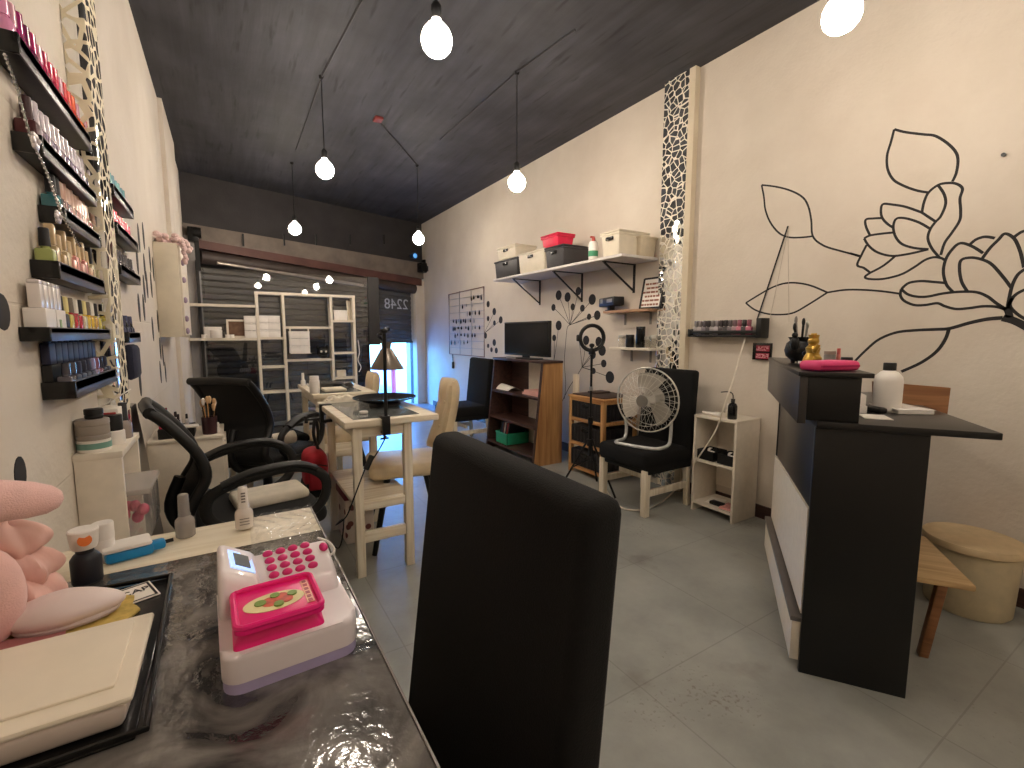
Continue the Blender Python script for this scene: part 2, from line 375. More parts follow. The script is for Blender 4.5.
def mosaic(name, grout, scale, gw=0.07):
    """broken mirror pieces set in grout"""
    m, nt, b = node_mat(name)
    tc = nt.nodes.new('ShaderNodeTexCoord')
    v = nt.nodes.new('ShaderNodeTexVoronoi'); v.feature = 'DISTANCE_TO_EDGE'; v.inputs['Scale'].default_value = scale
    c = nt.nodes.new('ShaderNodeTexVoronoi'); c.feature = 'F1'; c.inputs['Scale'].default_value = scale
    nt.links.new(tc.outputs['Object'], v.inputs['Vector']); nt.links.new(tc.outputs['Object'], c.inputs['Vector'])
    g = nt.nodes.new('ShaderNodeMath'); g.operation = 'GREATER_THAN'; g.inputs[1].default_value = gw; nt.links.new(v.outputs['Distance'], g.inputs[0])
    mx = nt.nodes.new('ShaderNodeMix'); mx.data_type = 'RGBA'; nt.links.new(g.outputs[0], mx.inputs[0]); mx.inputs[6].default_value = grout; mx.inputs[7].default_value = (0.86, 0.88, 0.88, 1)
    nt.links.new(mx.outputs[2], b.inputs['Base Color']); nt.links.new(g.outputs[0], b.inputs['Metallic'])
    rr = nt.nodes.new('ShaderNodeMapRange'); rr.inputs['To Min'].default_value = 0.7; rr.inputs['To Max'].default_value = 0.04; nt.links.new(g.outputs[0], rr.inputs['Value']); nt.links.new(rr.outputs[0], b.inputs['Roughness'])
    ge = nt.nodes.new('ShaderNodeNewGeometry'); sb = nt.nodes.new('ShaderNodeVectorMath'); sb.operation = 'SUBTRACT'; sb.inputs[1].default_value = (0.5, 0.5, 0.5); nt.links.new(c.outputs['Color'], sb.inputs[0])
    sc = nt.nodes.new('ShaderNodeVectorMath'); sc.operation = 'SCALE'; sc.inputs['Scale'].default_value = 0.10; nt.links.new(sb.outputs[0], sc.inputs[0])
    ad = nt.nodes.new('ShaderNodeVectorMath'); ad.operation = 'ADD'; nt.links.new(ge.outputs['Normal'], ad.inputs[0]); nt.links.new(sc.outputs[0], ad.inputs[1])
    no = nt.nodes.new('ShaderNodeVectorMath'); no.operation = 'NORMALIZE'; nt.links.new(ad.outputs[0], no.inputs[0])
    nt.links.new(no.outputs[0], b.inputs['Normal']); return m
MOSR = mosaic('mirror_mosaic', rgb(232, 224, 208), 21)
MOSL = mosaic('mirror_mosaic_cream', rgb(226, 216, 190), 22, 0.11)

# ------------------------------------------------------------------ the room shell
XL, XR, ZC, YN = -0.36, 2.927, 3.05, -2.2
struct('floor', MB().bb((XL - 0.1, YN - 0.1, -0.1), (XR + 0.1, 8.2, 0)), FLOORM)
struct('ceiling', MB().bb((XL - 0.1, YN - 0.1, ZC), (XR + 0.1, 8.1, ZC + 0.1)), CEILM)
wl = struct('wall_left', MB().bb((XL - 0.1, YN, 0), (XL, 6.72, ZC)).bb((XL - 0.05, 4.75, 0), (XL + 0.03, 5.78, ZC)), WALLL)
wr = struct('wall_right', MB().bb((XR, YN, 0), (XR + 0.1, 7.75, ZC)), WALLM)
struct('wall_near', MB().bb((XL - 0.1, YN - 0.1, 0), (XR + 0.1, YN, ZC)), WALLM)
struct('baseboard_right', MB().bb((XR - 0.012, -1.8, 0), (XR, 2.33, 0.085)).bb((XR - 0.012, 2.6, 0), (XR, 7.3, 0.085)), DARKW)
struct('baseboard_left', MB().bb((XL, -1.8, 0), (XL + 0.012, 2.0, 0.085)).bb((XL, 2.2, 0), (XL + 0.012, 4.7, 0.085)), DARKW)
# mirror-covered pilasters
def pilaster(name, x0, x1, y0, y1, m):
    o = struct(name, MB().bb((x0, y0, 0), (x1, y1, ZC), bev=0.004), m); return o
pilaster('trim_1', XR - 0.05, XR, 2.30, 2.52, MOSR)
struct('trim_2', MB().bb((XR - 0.05, 2.25, 0), (XR, 2.30, ZC)), plaster('rough_grout', rgb(206, 192, 166), rgb(224, 212, 190)))
pilaster('trim_3', XL, XL + 0.055, 1.93, 2.11, MOSL)

# slanted shop front: return walls, dark wall above, lintel, beam
def slab(s0, s1, z0, z1, t0, t1):
    """block along the slanted shop front; t measured into the room; a height may differ at the two ends"""
    m = MB(); c = [BA + BU * s + BN * t for s, t in ((s0, t0), (s1, t0), (s1, t1), (s0, t1))]
    za = z0 if isinstance(z0, tuple) else (z0, z0); zb_ = z1 if isinstance(z1, tuple) else (z1, z1)
    m.hull([Vector((p.x, p.y, za[i])) for p, i in zip(c, (0, 1, 1, 0))] + [Vector((p.x, p.y, zb_[i])) for p, i in zip(c, (0, 1, 1, 0))]); return m
def ends(l, r, off):
    """heights of a slightly sagging edge at both ends of the front, from two points along it"""
    a = pb(l[0], l[1], off); b = pb(r[0], r[1], off); sa = (a - BA).dot(BU); sb = (b - BA).dot(BU); k = (b.z - a.z) / (sb - sa)
    return lambda s: a.z + k * (s - sa)
SL = (BB - BA).length
def s_of(x, y, off=0.0): return (pb(x, y, off) - BA).dot(BU)
DARKWALL = mat('charcoal_wall', rgb(50, 47, 48), 0.8, var=0.2, scale=4, bump=0.2)
LINT = mat('grey_concrete', rgb(112, 102, 94), 0.8, var=0.2, scale=6, bump=0.4, bscale=14)
REDP = mat('red_brown_beam', rgb(84, 52, 46), 0.6, var=0.25, scale=5)
ROLLM = mat('dark_roller', rgb(62, 52, 48), 0.55, var=0.2, scale=8)
ft = ends((200, 225), (410, 261), .05); fb = ends((200, 240), (414, 277), .1); fr_ = ends((200, 262), (414, 293), .1)
zr = fr_(SL) + .02; zb = fb(SL)
struct('wall_back', slab(-0.3, SL + 0.2, (ft(0), ft(SL)), ZC, -0.25, 0.0), DARKWALL)
struct('trim_4', slab(-0.2, SL + 0.1, (fb(0), fb(SL)), (ft(0) - .001, ft(SL) - .001), -0.25, 0.05), LINT)
hooks = MB()
for i, xx in enumerate((243, 284, 316, 350, 384)):
    p = pb(xx, 238, .06); q = p + Vector((0, 0, -0.10)); hooks.beam(p + Vector((0, 0, .05)), q, 0.02, 0.02)
struct('trim_5', hooks, BLACKM)
bm_ = slab(0.12, SL - 0.1, (fb(0) - .10, fb(SL) - .12), (fb(0) - .005, fb(SL) - .005), -0.12, 0.10)
struct('trim_6', bm_, REDP)
p0 = BA + BU * 0.15 + BN * 0.02; p1 = BA + BU * (SL - 0.2) + BN * 0.02
rl = MB().tube([Vector((p0.x, p0.y, fb(.15) - 0.18)), Vector((p1.x, p1.y, fb(SL - .3) - 0.19))], 0.08, 16)
struct('trim_7', rl, ROLLM)
p0 = BA + BU * 0.3 + BN * 0.09; p1 = BA + BU * (SL - 1.2) + BN * 0.09
bar = MB().tube([Vector((p0.x, p0.y, fb(.3) - 0.235)), Vector((p1.x, p1.y, fb(SL - 1.2) - 0.255))], 0.02, 10)
struct('trim_8', bar, mat('galvanised', rgb(170, 160, 150), 0.3, 0.8, var=0.15))
# side posts of the front
GREYPOST = mat('grey_post', rgb(150, 145, 142), 0.6, var=0.1, scale=6)
struct('trim_9', slab(-0.1, s_of(204, 320, .08), 0, fb(0) + .03, -0.12, 0.085), GREYPOST)
sR = s_of(416.5, 330, .06)
struct('trim_10', slab(sR, SL + 0.1, 0, fb(SL) - .02, -0.25, 0.06), WALLM)

# roller shutter with wicket door and the glass in front
s0 = s_of(204, 330); sd0 = s_of(369, 370, -0.1); sd1 = s_of(411.5, 370, -0.1); zd1 = pb(400, 343, -0.1).z
def slats(sa, sb, z0, z1):
    m = MB(); n = int((z1 - z0) / 0.075); h = (z1 - z0) / n
    t = -0.10; prof = []
    for i in range(n):
        z = z0 + i * h; prof += [(0.0, z), (0.018, z + 0.2 * h), (0.022, z + 0.5 * h), (0.018, z + 0.8 * h)]
    prof.append((0.0, z1))
    va = []; vb = []
    for (d, z) in prof:
        for s, L in ((sa, va), (sb, vb)):
            p = BA + BU * s + BN * (t + d); L.append(m.bm.verts.new((p.x, p.y, z)))
    for i in range(len(prof) - 1): m.bm.faces.new((va[i], vb[i], vb[i + 1], va[i + 1]))
    # back sheet gives the curtain its thickness
    back = []
    for s in (sa, sb):
        for z in (z0, z1):
            p = BA + BU * s + BN * (t - 0.012); back.append(m.bm.verts.new((p.x, p.y, z)))
    m.bm.faces.new((back[0], back[1], back[3], back[2])); return m
SLATM = mat('shutter_steel', rgb(64, 62, 62), 0.45, 0.3, var=0.15, scale=5)
ztop = fb(0) - .06; w1 = struct('window_1', slats(.0, sd0, 0.0, ztop), SLATM)
cu = slats(sd0, sR + .05, zd1, ztop); struct('window_2', cu, SLATM)
struct('window_3', slats(sd1, sR + .05, 0.0, zd1), SLATM)
dfr = MB()
for (sa, sb, za, zb_) in ((sd0 - .035, sd0, 0, zd1 + .03), (sd0, sd1, zd1, zd1 + .035), (sd1 - .005, sd1 + .03, 0, zd1 + .03)):
    dfr.hull([BA + BU * s + BN * t + Vector((0, 0, z)) for z in (za, zb_) for s, t in ((sa, -.12), (sb, -.12), (sb, -.05), (sa, -.05))])
struct('door_1', dfr, BLACKM)
gl = slab(s_of(377, 320), sR, 0.02, zr + 0.05, -0.012, -0.006)
glass = struct('window_4', gl, GLASS)
gx0 = py(203, 330, YG).x; gx1 = py(369, 330, YG).x
struct('window_6', MB().bb((gx0, YG - .003, .03), (gx1, YG + .003, fr_(1.8) + .02)), GLASS)
struct('window_7', MB().bb((gx0 - .03, YG - .02, 0), (gx1, YG + .02, .03)).bb((gx0 - .03, YG - .02, 0), (gx0, YG + .02, fr_(.3) + .02)), mat('dark_mullion', rgb(40, 37, 37), 0.5))
mull = MB()
gx2 = py(379.5, 330, YG).x; mull.bb((gx1, YG - .025, py(375, 345, YG).z), (gx2, YG + .03, fr_(1.6) + .02))
struct('window_5', mull, mat('dark_mullion', rgb(40, 37, 37), 0.5))
# street number painted on the outside of the glass, read backwards from in here
num = text_mesh('2248', 0.235, 0.0006)
numo = link('street_number', num, mat('number_paint', rgb(232, 230, 226), 0.8), None)
pn = pb(396.5, 304.5, -0.014); numo.location = pn
numo.rotation_euler = (math.pi / 2, 0, BANG + math.pi)
numo.parent = glass; numo['label'] = 'street number 2248 seen in reverse'

# street outside
STREET = mat('street_paving', rgb(190, 186, 180), 0.8, var=0.1, scale=3)
m = MB(); c0 = BA + BU * 0.5 - BN * 0.3; m.hull([Vector((BA + BU * s - BN * t).to_tuple()[:2] + (z,)) for z in (-0.1, -0.01) for s, t in ((-4, 0.14), (9, 0.14), (9, 14), (-4, 14))])
struct('ground_street', m, STREET)

# ------------------------------------------------------------------ murals
def ribbon(mb, pts, w, plane_x, sgn):
    """painted line of the given width lying on a side wall; pts are (y, z)"""
    P = [Vector((0, p[0], p[1])) for p in pts]; n = len(P); L = []; Rr = []
    for i in range(n):
        t = (P[min(i + 1, n - 1)] - P[max(i - 1, 0)]).normalized(); nn = Vector((0, -t.z, t.y)); ww = w if not callable(w) else w(i / (n - 1))
        a = P[i] + nn * ww / 2; b = P[i] - nn * ww / 2
        L.append([mb.bm.verts.new((plane_x + sgn * k, a.y, a.z)) for k in (0.0, 0.0012)]); Rr.append([mb.bm.verts.new((plane_x + sgn * k, b.y, b.z)) for k in (0.0, 0.0012)])
    for i in range(n - 1):
        mb.bm.faces.new((L[i][1], L[i + 1][1], Rr[i + 1][1], Rr[i][1]))
        mb.bm.faces.new((L[i][0], L[i][1], L[i + 1][1], L[i + 1][0])); mb.bm.faces.new((Rr[i][0], Rr[i + 1][0], Rr[i + 1][1], Rr[i][1]))
def wallpts(pts, ox, oy, k, X): return [px(ox + x / k, oy + y / k, X) for x, y in pts]
PAINT = mat('mural_black', rgb(34, 31, 31), 0.7, var=0.15, scale=40)
mur = MB()
K1 = 786 / 174.0
def stroke(pts, ox, oy, k, w=0.011, closed=False):
    P = wallpts(pts, ox, oy, k, XR); P = smooth_path(P, 6, closed)
    ribbon(mur, [(p.y, p.z) for p in P], w, XR, -1)
A = (850, 120, K1); B_ = (740, 170, 4.8); C_ = (850, 220, K1)
for pts in ([(200, 42), (185, 100), (168, 160), (170, 220), (195, 268), (240, 296), (300, 318), (355, 328)],
            [(200, 42), (250, 55), (330, 65), (385, 72), (440, 105), (478, 145), (488, 185), (480, 240), (463, 278)],
            [(325, 418), (335, 370), (355, 328), (398, 294), (440, 285), (480, 288), (508, 310), (497, 355), (500, 410), (495, 455), (460, 510), (428, 555), (410, 610)],
            [(398, 294), (425, 335), (432, 380), (410, 435), (385, 462), (362, 495), (352, 535), (370, 580), (405, 622)],
            [(325, 418), (385, 458)], [(325, 418), (250, 392), (190, 382), (150, 380), (140, 405), (145, 440), (168, 468), (198, 488)],
            [(142, 443), (105, 445), (72, 450), (72, 480), (90, 520)], [(64, 535), (90, 522), (140, 514), (200, 508)],
            [(360, 490), (310, 462), (250, 444), (210, 446), (196, 480), (205, 525), (235, 560), (290, 578), (355, 584)],
            [(64, 535), (85, 568), (125, 598), (190, 614), (270, 604), (355, 584)], [(75, 565), (52, 610), (33, 655), (62, 668), (92, 690)],
            [(92, 690), (140, 665), (175, 640), (205, 614)], [(92, 690), (68, 708), (85, 718), (150, 718), (230, 698), (290, 665), (340, 632), (380, 620), (412, 624), (430, 634)],
            [(0, 602), (45, 616)]):
    stroke(pts, *A)
for pts in ([(104, 72), (115, 130), (122, 190), (145, 250), (185, 300), (230, 322), (290, 324), (350, 318)], [(104, 72), (170, 80), (240, 98), (300, 130), (328, 175), (342, 240), (350, 318), (400, 362), (480, 388), (575, 412)],
            [(28, 638), (90, 600), (150, 566), (210, 545), (270, 542), (340, 555), (420, 588)], [(28, 638), (70, 670), (130, 690), (200, 694), (260, 684), (330, 645), (420, 588)], [(420, 588), (500, 576), (580, 575), (680, 582), (768, 594)]):
    stroke(pts, *B_, w=0.010)
for pts in ([(232, 312), (265, 285), (320, 276), (380, 280), (438, 285)], [(232, 312), (260, 335), (300, 346), (350, 346), (420, 332), (500, 324), (570, 326), (620, 345), (660, 375), (700, 400)],
            [(232, 312), (228, 340), (245, 365), (290, 384), (340, 384), (395, 376), (430, 390), (480, 402), (540, 398), (600, 390), (660, 392), (705, 405)],
            [(465, 325), (435, 290), (422, 235), (432, 180), (460, 135), (498, 105), (550, 118), (602, 150)], [(540, 112), (570, 88), (610, 76), (655, 82)], [(530, 322), (505, 280), (495, 225), (502, 182), (545, 170), (595, 178), (640, 200), (690, 255), (728, 305)],
            [(595, 178), (630, 130), (670, 90), (700, 62), (740, 82), (765, 130), (780, 185), (786, 215)], [(740, 78), (780, 52), (830, 45)], [(712, 392), (722, 340), (735, 290), (760, 245), (800, 215), (840, 180)], [(708, 400), (740, 345), (790, 315), (850, 300), (900, 320)], [(850, 450), (800, 450), (750, 420), (722, 385), (735, 352)]):
    stroke(pts, *C_, w=0.012)
stroke([(20, 640), (70, 590), (130, 540), (210, 508), (300, 498), (390, 494), (450, 490), (540, 465), (620, 448), (690, 442)], *C_, w=lambda t: 0.011 + 0.006 * t)
stroke([(448, 490), (430, 540), (390, 595), (320, 645), (232, 685)], *C_, w=0.014)
stroke([(690, 442), (740, 455), (800, 485), (900, 540)], *C_, w=lambda t: 0.03)
stroke([(702, 392), (714, 410), (722, 440)], *C_, w=0.024)
# dandelions: stems, spokes and round seed heads
def disc(mb, y, z, ry, rz_, X, sgn):
    n = 16; a = [mb.bm.verts.new((X + sgn * 0.0012, y + ry * math.cos(2 * math.pi * k / n), z + rz_ * math.sin(2 * math.pi * k / n))) for k in range(n)]
    b = [mb.bm.verts.new((X, y + ry * math.cos(2 * math.pi * k / n), z + rz_ * math.sin(2 * math.pi * k / n))) for k in range(n)]
    mb.bm.faces.new(a)
    for k in range(n): mb.bm.faces.new((a[k], b[k], b[(k + 1) % n], a[(k + 1) % n]))
K4 = 1024 / 190.0
def dot(x, y, r): p = px(480 + x / K4, 280 + y / K4, XR); disc(mur, p.y, p.z, r, r, XR, -1)
for x, y, r in ((424, 82, .05), (472, 92, .048), (396, 148, .036), (500, 145, .034), (530, 60, .04), (552, 152, .034), (605, 105, .05), (588, 198, .03), (632, 190, .044), (424, 245, .05), (400, 312, .034), (44, 130, .042), (77, 170, .046), (44, 208, .034), (78, 232, .034), (112, 215, .046), (30, 300, .04), (77, 337, .044), (62, 376, .032), (88, 380, .038), (44, 355, .03),
                (572, 325, .045), (640, 332, .045), (658, 380, .05), (608, 402, .042), (667, 450, .036), (700, 524, .055), (612, 490, .03)):
    dot(x, y, r)
def spoke(a, b, w=0.005): stroke([a, ((a[0] + b[0]) / 2 + 2, (a[1] + b[1]) / 2), b], 480, 280, K4, w=w)
for b in ((424, 82), (472, 92), (396, 148), (500, 145), (530, 60), (552, 152), (605, 105), (588, 198), (632, 190)): spoke((485, 242), b)
for b in ((424, 245), (400, 312)): spoke((398, 440), b)
stroke([(485, 242), (470, 260), (462, 340), (455, 440), (462, 560), (455, 640)], 480, 280, K4, w=0.006)
for b in ((572, 325), (640, 332), (608, 402), (667, 450), (700, 524), (612, 490), (530, 300)): spoke((550, 470), b)
stroke([(550, 470), (520, 520), (480, 580), (440, 660)], 480, 280, K4, w=0.006)
for b in ((77, 170), (78, 232), (112, 215)): spoke((20, 290), b)
part('wall_mural', mur, PAINT, wr, label='black line painting of lotus flowers and dandelions')

mul = MB()
def leafL(x, y, ry, rz_): p = px(x, y, XL); disc(mul, p.y, p.z, ry, rz_, XL, 1)
for x, y, a, h in ((2, 312, .035, .035), (20, 474, .03, .035)): leafL(x, y, a, h)
K5 = 5.12
for x, y in ((198, 450), (222, 440), (228, 600), (255, 560), (272, 610), (190, 560), (240, 690), (262, 690), (226, 710)): leafL(100 + x / K5, 150 + y / K5, 0.03, 0.075)
for x, y in ((200, 90), (224, 90), (308, 300), (322, 335), (335, 420), (310, 420), (205, 470), (270, 200), (296, 160)): leafL(100 + x / K5, 290 + y / K5, 0.03, 0.07)
part('wall_mural', mul, PAINT, wl, label='dark painted leaf shapes')
# ------------------------------------------------------------------ bottles
def bottle_proto(kind):
    """nail polish bottles about 8 cm tall: body mesh, cap mesh"""
    b = MB(); c = MB()
    if kind == 'round':
        b.lathe([(0.0, 0), (.0125, 0), (.014, .002), (.014, .034), (.011, .041), (.0065, .044), (.0065, .047), (0, .047)], n=14)
        c.lathe([(0.0, .046), (.0085, .046), (.0078, .082), (.006, .084), (0, .084)], n=12)
    elif kind == 'square':
        b.box((0, 0, .021), (.028, .028, .042), bev=.005); b.cyl((0, 0, .041), .007, .006, 10)
        c.lathe([(0, .046), (.0085, .046), (.0078, .078), (.006, .08), (0, .08)], n=12)
    elif kind == 'gel':
        b.lathe([(0.0, 0), (.0135, 0), (.0155, .002), (.0155, .030), (.0145, .036), (.0095, .042), (.009, .045), (0, .045)], n=18)
        c.lathe([(0, .044), (.0098, .044), (.0098, .047), (.0088, .049), (.0084, .085), (.007, .087), (0, .087)], n=16)
    elif kind == 'stick':
        b.box((0, 0, .034), (.022, .022, .068), bev=.003); c.box((0, 0, .073), (.021, .021, .012), bev=.003)
    elif kind == 'tall':
        b.box((0, 0, .026), (.022, .026, .052), bev=.003); b.cyl((0, 0, .051), .007, .005, 10)
        c.box((0, 0, .074), (.016, .016, .04), bev=.003)
    return b.mesh('bottle_' + kind), c.mesh('cap_' + kind)
BP = {k: bottle_proto(k) for k in ('round', 'square', 'gel', 'tall', 'stick')}
for me in [m for pr in BP.values() for m in pr]: me.materials.append(WHITEP)
def glossy(r, g, b, coat=0.5): return mat('lacquer_%d_%d_%d' % (r, g, b), rgb(r, g, b), 0.22 if r + g + b > 190 else 0.5, var=0.05, coat=coat if r + g + b > 190 else 0)
def polish(loc, kind, bc, cc, label, group=None, scale=1.0, rz=0, name='nail_polish_bottle', cat='nail polish'):
    t = thing(name, label, cat, loc, rz, group); t.scale = (scale,) * 3 if not isinstance(scale, tuple) else scale
    b = link('bottle', BP[kind][0], None, t); recolor(b, glossy(*bc)); c = link('cap', BP[kind][1], None, t); recolor(c, glossy(*cc)); return t

# ------------------------------------------------------------------ black picture ledges with polish on the left wall
XF = XL + 0.045
LEDGES = []
def ledge(y0, y1, z, label, lip=0.022, dep=0.045, th=0.018):
    t = thing('wall_ledge', label, 'ledge', (XL, (y0 + y1) / 2, z - th), 0, 'black polish ledges on the left wall'); L = (y1 - y0) / 2
    part('shelf_board', MB().bb((0.0005, -L, 0), (dep, L, th), bev=.002), BLACKW, t)
    part('front_lip', MB().bb((dep - .006, -L, th - .002), (dep + .003, L, th + lip), bev=.002).bb((dep - .001, -L, 0.0), (dep + .003, L, th + lip), bev=.001), LEDGESHEEN, t)
    part('end_panel', MB().bb((0.0005, -L - .008, 0), (dep + .003, -L, th + lip), bev=.002), BLACKG, t)
    part('end_panel', MB().bb((0.0005, L, 0), (dep + .003, L + .008, th + lip), bev=.002), BLACKG, t)
    return t
def row(y0, y1, z, colors, where, capf, kinds=('round',), n=None, scale=1.0, x=XL + 0.021, skip=()):
    n = n or len(colors)
    for i in range(n):
        c = colors[i % len(colors)]
        y = y0 + (y1 - y0) * (i + .5) / n
        k = kinds[i % len(kinds)]; cc = capf(i, c)
        polish((x, y, z), k, c[:3], cc, '%s nail polish bottle, %s along the %s' % (c[3], ORD[i], where), 'nail polish on the ' + where, scale)
YA, YB = 1.36, 1.86
def shelf_z(x, y): return px(x, y, XF).z
ZS = [px(53, 82, XF).z - .03, px(70, 166, XF).z - .025, px(82, 226, XF).z - .01, px(80, 276, XF).z - .008, px(80, 333, XF).z, px(90, 388, XF).z + .012]
ledge(1.335, 1.90, ZS[0], 'topmost black ledge on the left wall with pink and red polish')
ledge(1.42, 1.90, ZS[1], 'second black ledge from the top on the left wall with lilac polish')
ledge(1.545, 1.90, ZS[2], 'third black ledge from the top on the left wall with brown and nude polish')
ledge(1.45, 1.90, ZS[3], 'black ledge on the left wall whose first bottle is lime green')
ledge(1.34, 1.915, ZS[4], 'black ledge on the left wall with white boxes at its camera end', lip=.012)
ledge(1.435, 1.89, ZS[5], 'lowest black ledge on the left wall with two tiers of navy bottles', dep=.055)
DK = lambda i, c: (24, 22, 24)
row(1.338, 1.90, ZS[0], [(226, 150, 190, 'pale pink'), (170, 22, 110, 'deep magenta'), (150, 24, 100, 'plum magenta'), (120, 20, 84, 'purple'), (190, 36, 110, 'magenta'), (196, 40, 96, 'raspberry'), (186, 28, 78, 'crimson pink'), (206, 40, 84, 'cherry pink'), (214, 44, 76, 'coral red'), (206, 36, 56, 'red'), (216, 52, 52, 'bright red'), (226, 66, 44, 'orange red'), (234, 96, 46, 'orange'), (238, 130, 70, 'light orange')], 'top ledge', lambda i, c: (c[0], c[1], c[2]) if i % 4 != 1 else (206, 150, 170), ('round', 'square'), scale=1.3)
row(1.423, 1.89, ZS[1], [(70, 18, 26, 'large dark red'), (150, 128, 146, 'mauve'), (168, 150, 170, 'lilac'), (150, 136, 160, 'grey lilac'), (176, 160, 178, 'pale lilac'), (160, 140, 160, 'dusty lilac'), (120, 100, 130, 'violet'), (170, 156, 180, 'silver lilac'), (150, 130, 158, 'soft violet'), (130, 116, 140, 'slate violet'), (180, 170, 186, 'silver'), (90, 84, 110, 'dark violet')], 'second ledge', lambda i, c: (52, 16, 22) if i == 0 else (200, 190, 200), ('square', 'round'), scale=1.32)
row(1.548, 1.89, ZS[2], [(52, 108, 116, 'teal'), (104, 70, 66, 'brown'), (128, 80, 76, 'cocoa'), (150, 96, 90, 'rosy brown'), (170, 126, 108, 'bronze'), (176, 120, 110, 'clay pink'), (186, 132, 118, 'nude'), (200, 140, 124, 'peach nude'), (196, 130, 118, 'terracotta pink'), (170, 90, 86, 'brick'), (150, 80, 80, 'wine brown')], 'third ledge', lambda i, c: (26, 26, 30) if i < 2 else (190, 150, 130), ('square', 'round'), scale=1.25)
row(1.453, 1.89, ZS[3], [(156, 166, 96, 'lime green'), (196, 172, 128, 'beige'), (186, 158, 112, 'caramel beige'), (220, 204, 168, 'cream'), (222, 160, 146, 'salmon pink'), (220, 150, 140, 'rose'), (226, 170, 158, 'blush'), (216, 140, 134, 'pink nude'), (210, 176, 150, 'sand'), (196, 186, 150, 'champagne')], 'lime bottle ledge', lambda i, c: (26, 24, 28) if i in (0, 9) else (206, 180, 140), ('square', 'tall'), scale=1.22)
# two white gift boxes with white bottles, then mixed colours on the fifth ledge
for i, y in enumerate((1.385, 1.46)):
    o = solo('small_carton', MB().bb((XL + .004, y - .034, ZS[4]), (XL + .040, y + .034, ZS[4] + .052), bev=.002), WHITEP, 'small white carton on the fifth ledge, %s' % ('at the camera end' if i == 0 else 'with a green mark, second from the camera end'), 'carton', 'white cartons on the fifth ledge')
    if i: part('printed_tab', MB().bb((XL + .0402, 1.44, ZS[4] + .012), (XL + .0409, 1.453, ZS[4] + .03)), mat('leaf_green', rgb(140, 170, 120), .6), o, True, label='green printed mark')
for i, y in enumerate((1.372, 1.402, 1.432, 1.462, 1.49)):
    polish((XL + .022, y, ZS[4] + .0525), 'stick', (232, 224, 220), (222, 214, 212), 'white tall bottle lined up on the white cartons, %s from the camera' % ORD[i], 'white bottles on the cartons', (1.0, 1.15, .75))
row(1.505, 1.90, ZS[4], [(30, 28, 30, 'black'), (214, 190, 96, 'mustard yellow'), (190, 44, 60, 'red'), (196, 52, 70, 'rose red'), (224, 214, 180, 'ivory'), (226, 190, 70, 'yellow'), (220, 176, 50, 'golden yellow'), (196, 150, 60, 'ochre'), (206, 190, 90, 'pale mustard')], 'fifth ledge', lambda i, c: ((24, 22, 24), (228, 214, 150), (120, 110, 100), (230, 226, 215))[i % 4], ('square',), scale=1.12)
# lowest ledge: tiered rack of navy bottles
NAVY = [(34, 36, 58, 'navy'), (28, 30, 48, 'midnight blue'), (40, 44, 70, 'dark blue')]
solo('display_riser', MB().bb((XL + .001, 1.438, ZS[5] + .001), (XL + .020, 1.885, ZS[5] + .06), bev=.002), BLACKP, 'black plastic step riser behind the front row of navy bottles', 'riser')
for i in range(9):
    c = NAVY[i % 3]; y = 1.44 + i * .0485 + .02
    polish((XL + .0105, y, ZS[5] + .0605), 'tall', c[:3], (26, 27, 40), 'navy bottle with square cap on the back tier, %s from the camera' % ORD[i], 'navy bottles on the back tier', (.8, 1.75, .95))
for i in range(9):
    c = [(88, 84, 92, 'grey'), NAVY[0], NAVY[2], NAVY[1], NAVY[0], (150, 140, 170, 'pale lilac'), (140, 90, 110, 'mauve'), NAVY[1], NAVY[0]][i]; y = 1.44 + i * .0485 + .02
    polish((XL + .038, y, ZS[5]), 'square', c[:3], (70, 68, 76) if i < 2 else c[:3], '%s small bottle on the front tier of the lowest ledge, %s from the camera' % (c[3], ORD[i]), 'bottles on the front tier', (1.0, 1.5, .8))
# ledges beyond the mirror pilaster
def farrow(y0, y1, z, cols, where, n, ledge_label):
    ledge(y0, y1, z, ledge_label); row(y0 + .01, y1 - .01, z, cols, where, lambda i, c: tuple(min(255, v + 30) for v in c[:3]), ('round', 'square'), n, 1.05)
XFm = XF
farrow(2.22, 2.62, px(125, 205, XF).z, [(90, 150, 160, 'turquoise'), (110, 168, 170, 'pale teal'), (84, 130, 150, 'steel blue')], 'teal ledge past the mirror strip', 7, 'black ledge beyond the left mirror strip holding teal polish')
farrow(2.22, 2.68, px(129, 240, XF).z, [(226, 70, 96, 'coral pink'), (232, 84, 110, 'rose pink'), (214, 56, 84, 'deep pink')], 'pink ledge past the mirror strip', 8, 'black ledge beyond the left mirror strip holding pink polish')
farrow(2.22, 2.66, px(131, 276, XF).z, [(44, 42, 48, 'black'), (70, 66, 72, 'charcoal'), (36, 34, 40, 'jet black')], 'black ledge past the mirror strip', 7, 'black ledge beyond the left mirror strip holding black polish')
farrow(2.26, 2.52, px(131, 338, XF).z, [(46, 50, 84, 'blue'), (34, 36, 60, 'navy blue')], 'blue ledge past the mirror strip', 5, 'short black ledge beyond the left mirror strip holding blue polish')
bz = px(140, 410, XL + .03)
t = thing('wall_pouch', 'dark blue pouch hanging on the left wall beyond the mirror strip', 'pouch', (XL, 2.40, bz.z + .09))
part('pouch_body', MB().box((.03, 0, .12), (.04, .16, .14), bev=.02), mat('navy_cloth', rgb(40, 42, 60), .9, bump=.2), t)
part('strap', MB().tube(smooth_path([(.03, -.06, .2), (.03, -.05, .27), (.004, 0, .30), (.03, .05, .27), (.03, .06, .2)], 5), .004), BLACKP, t)
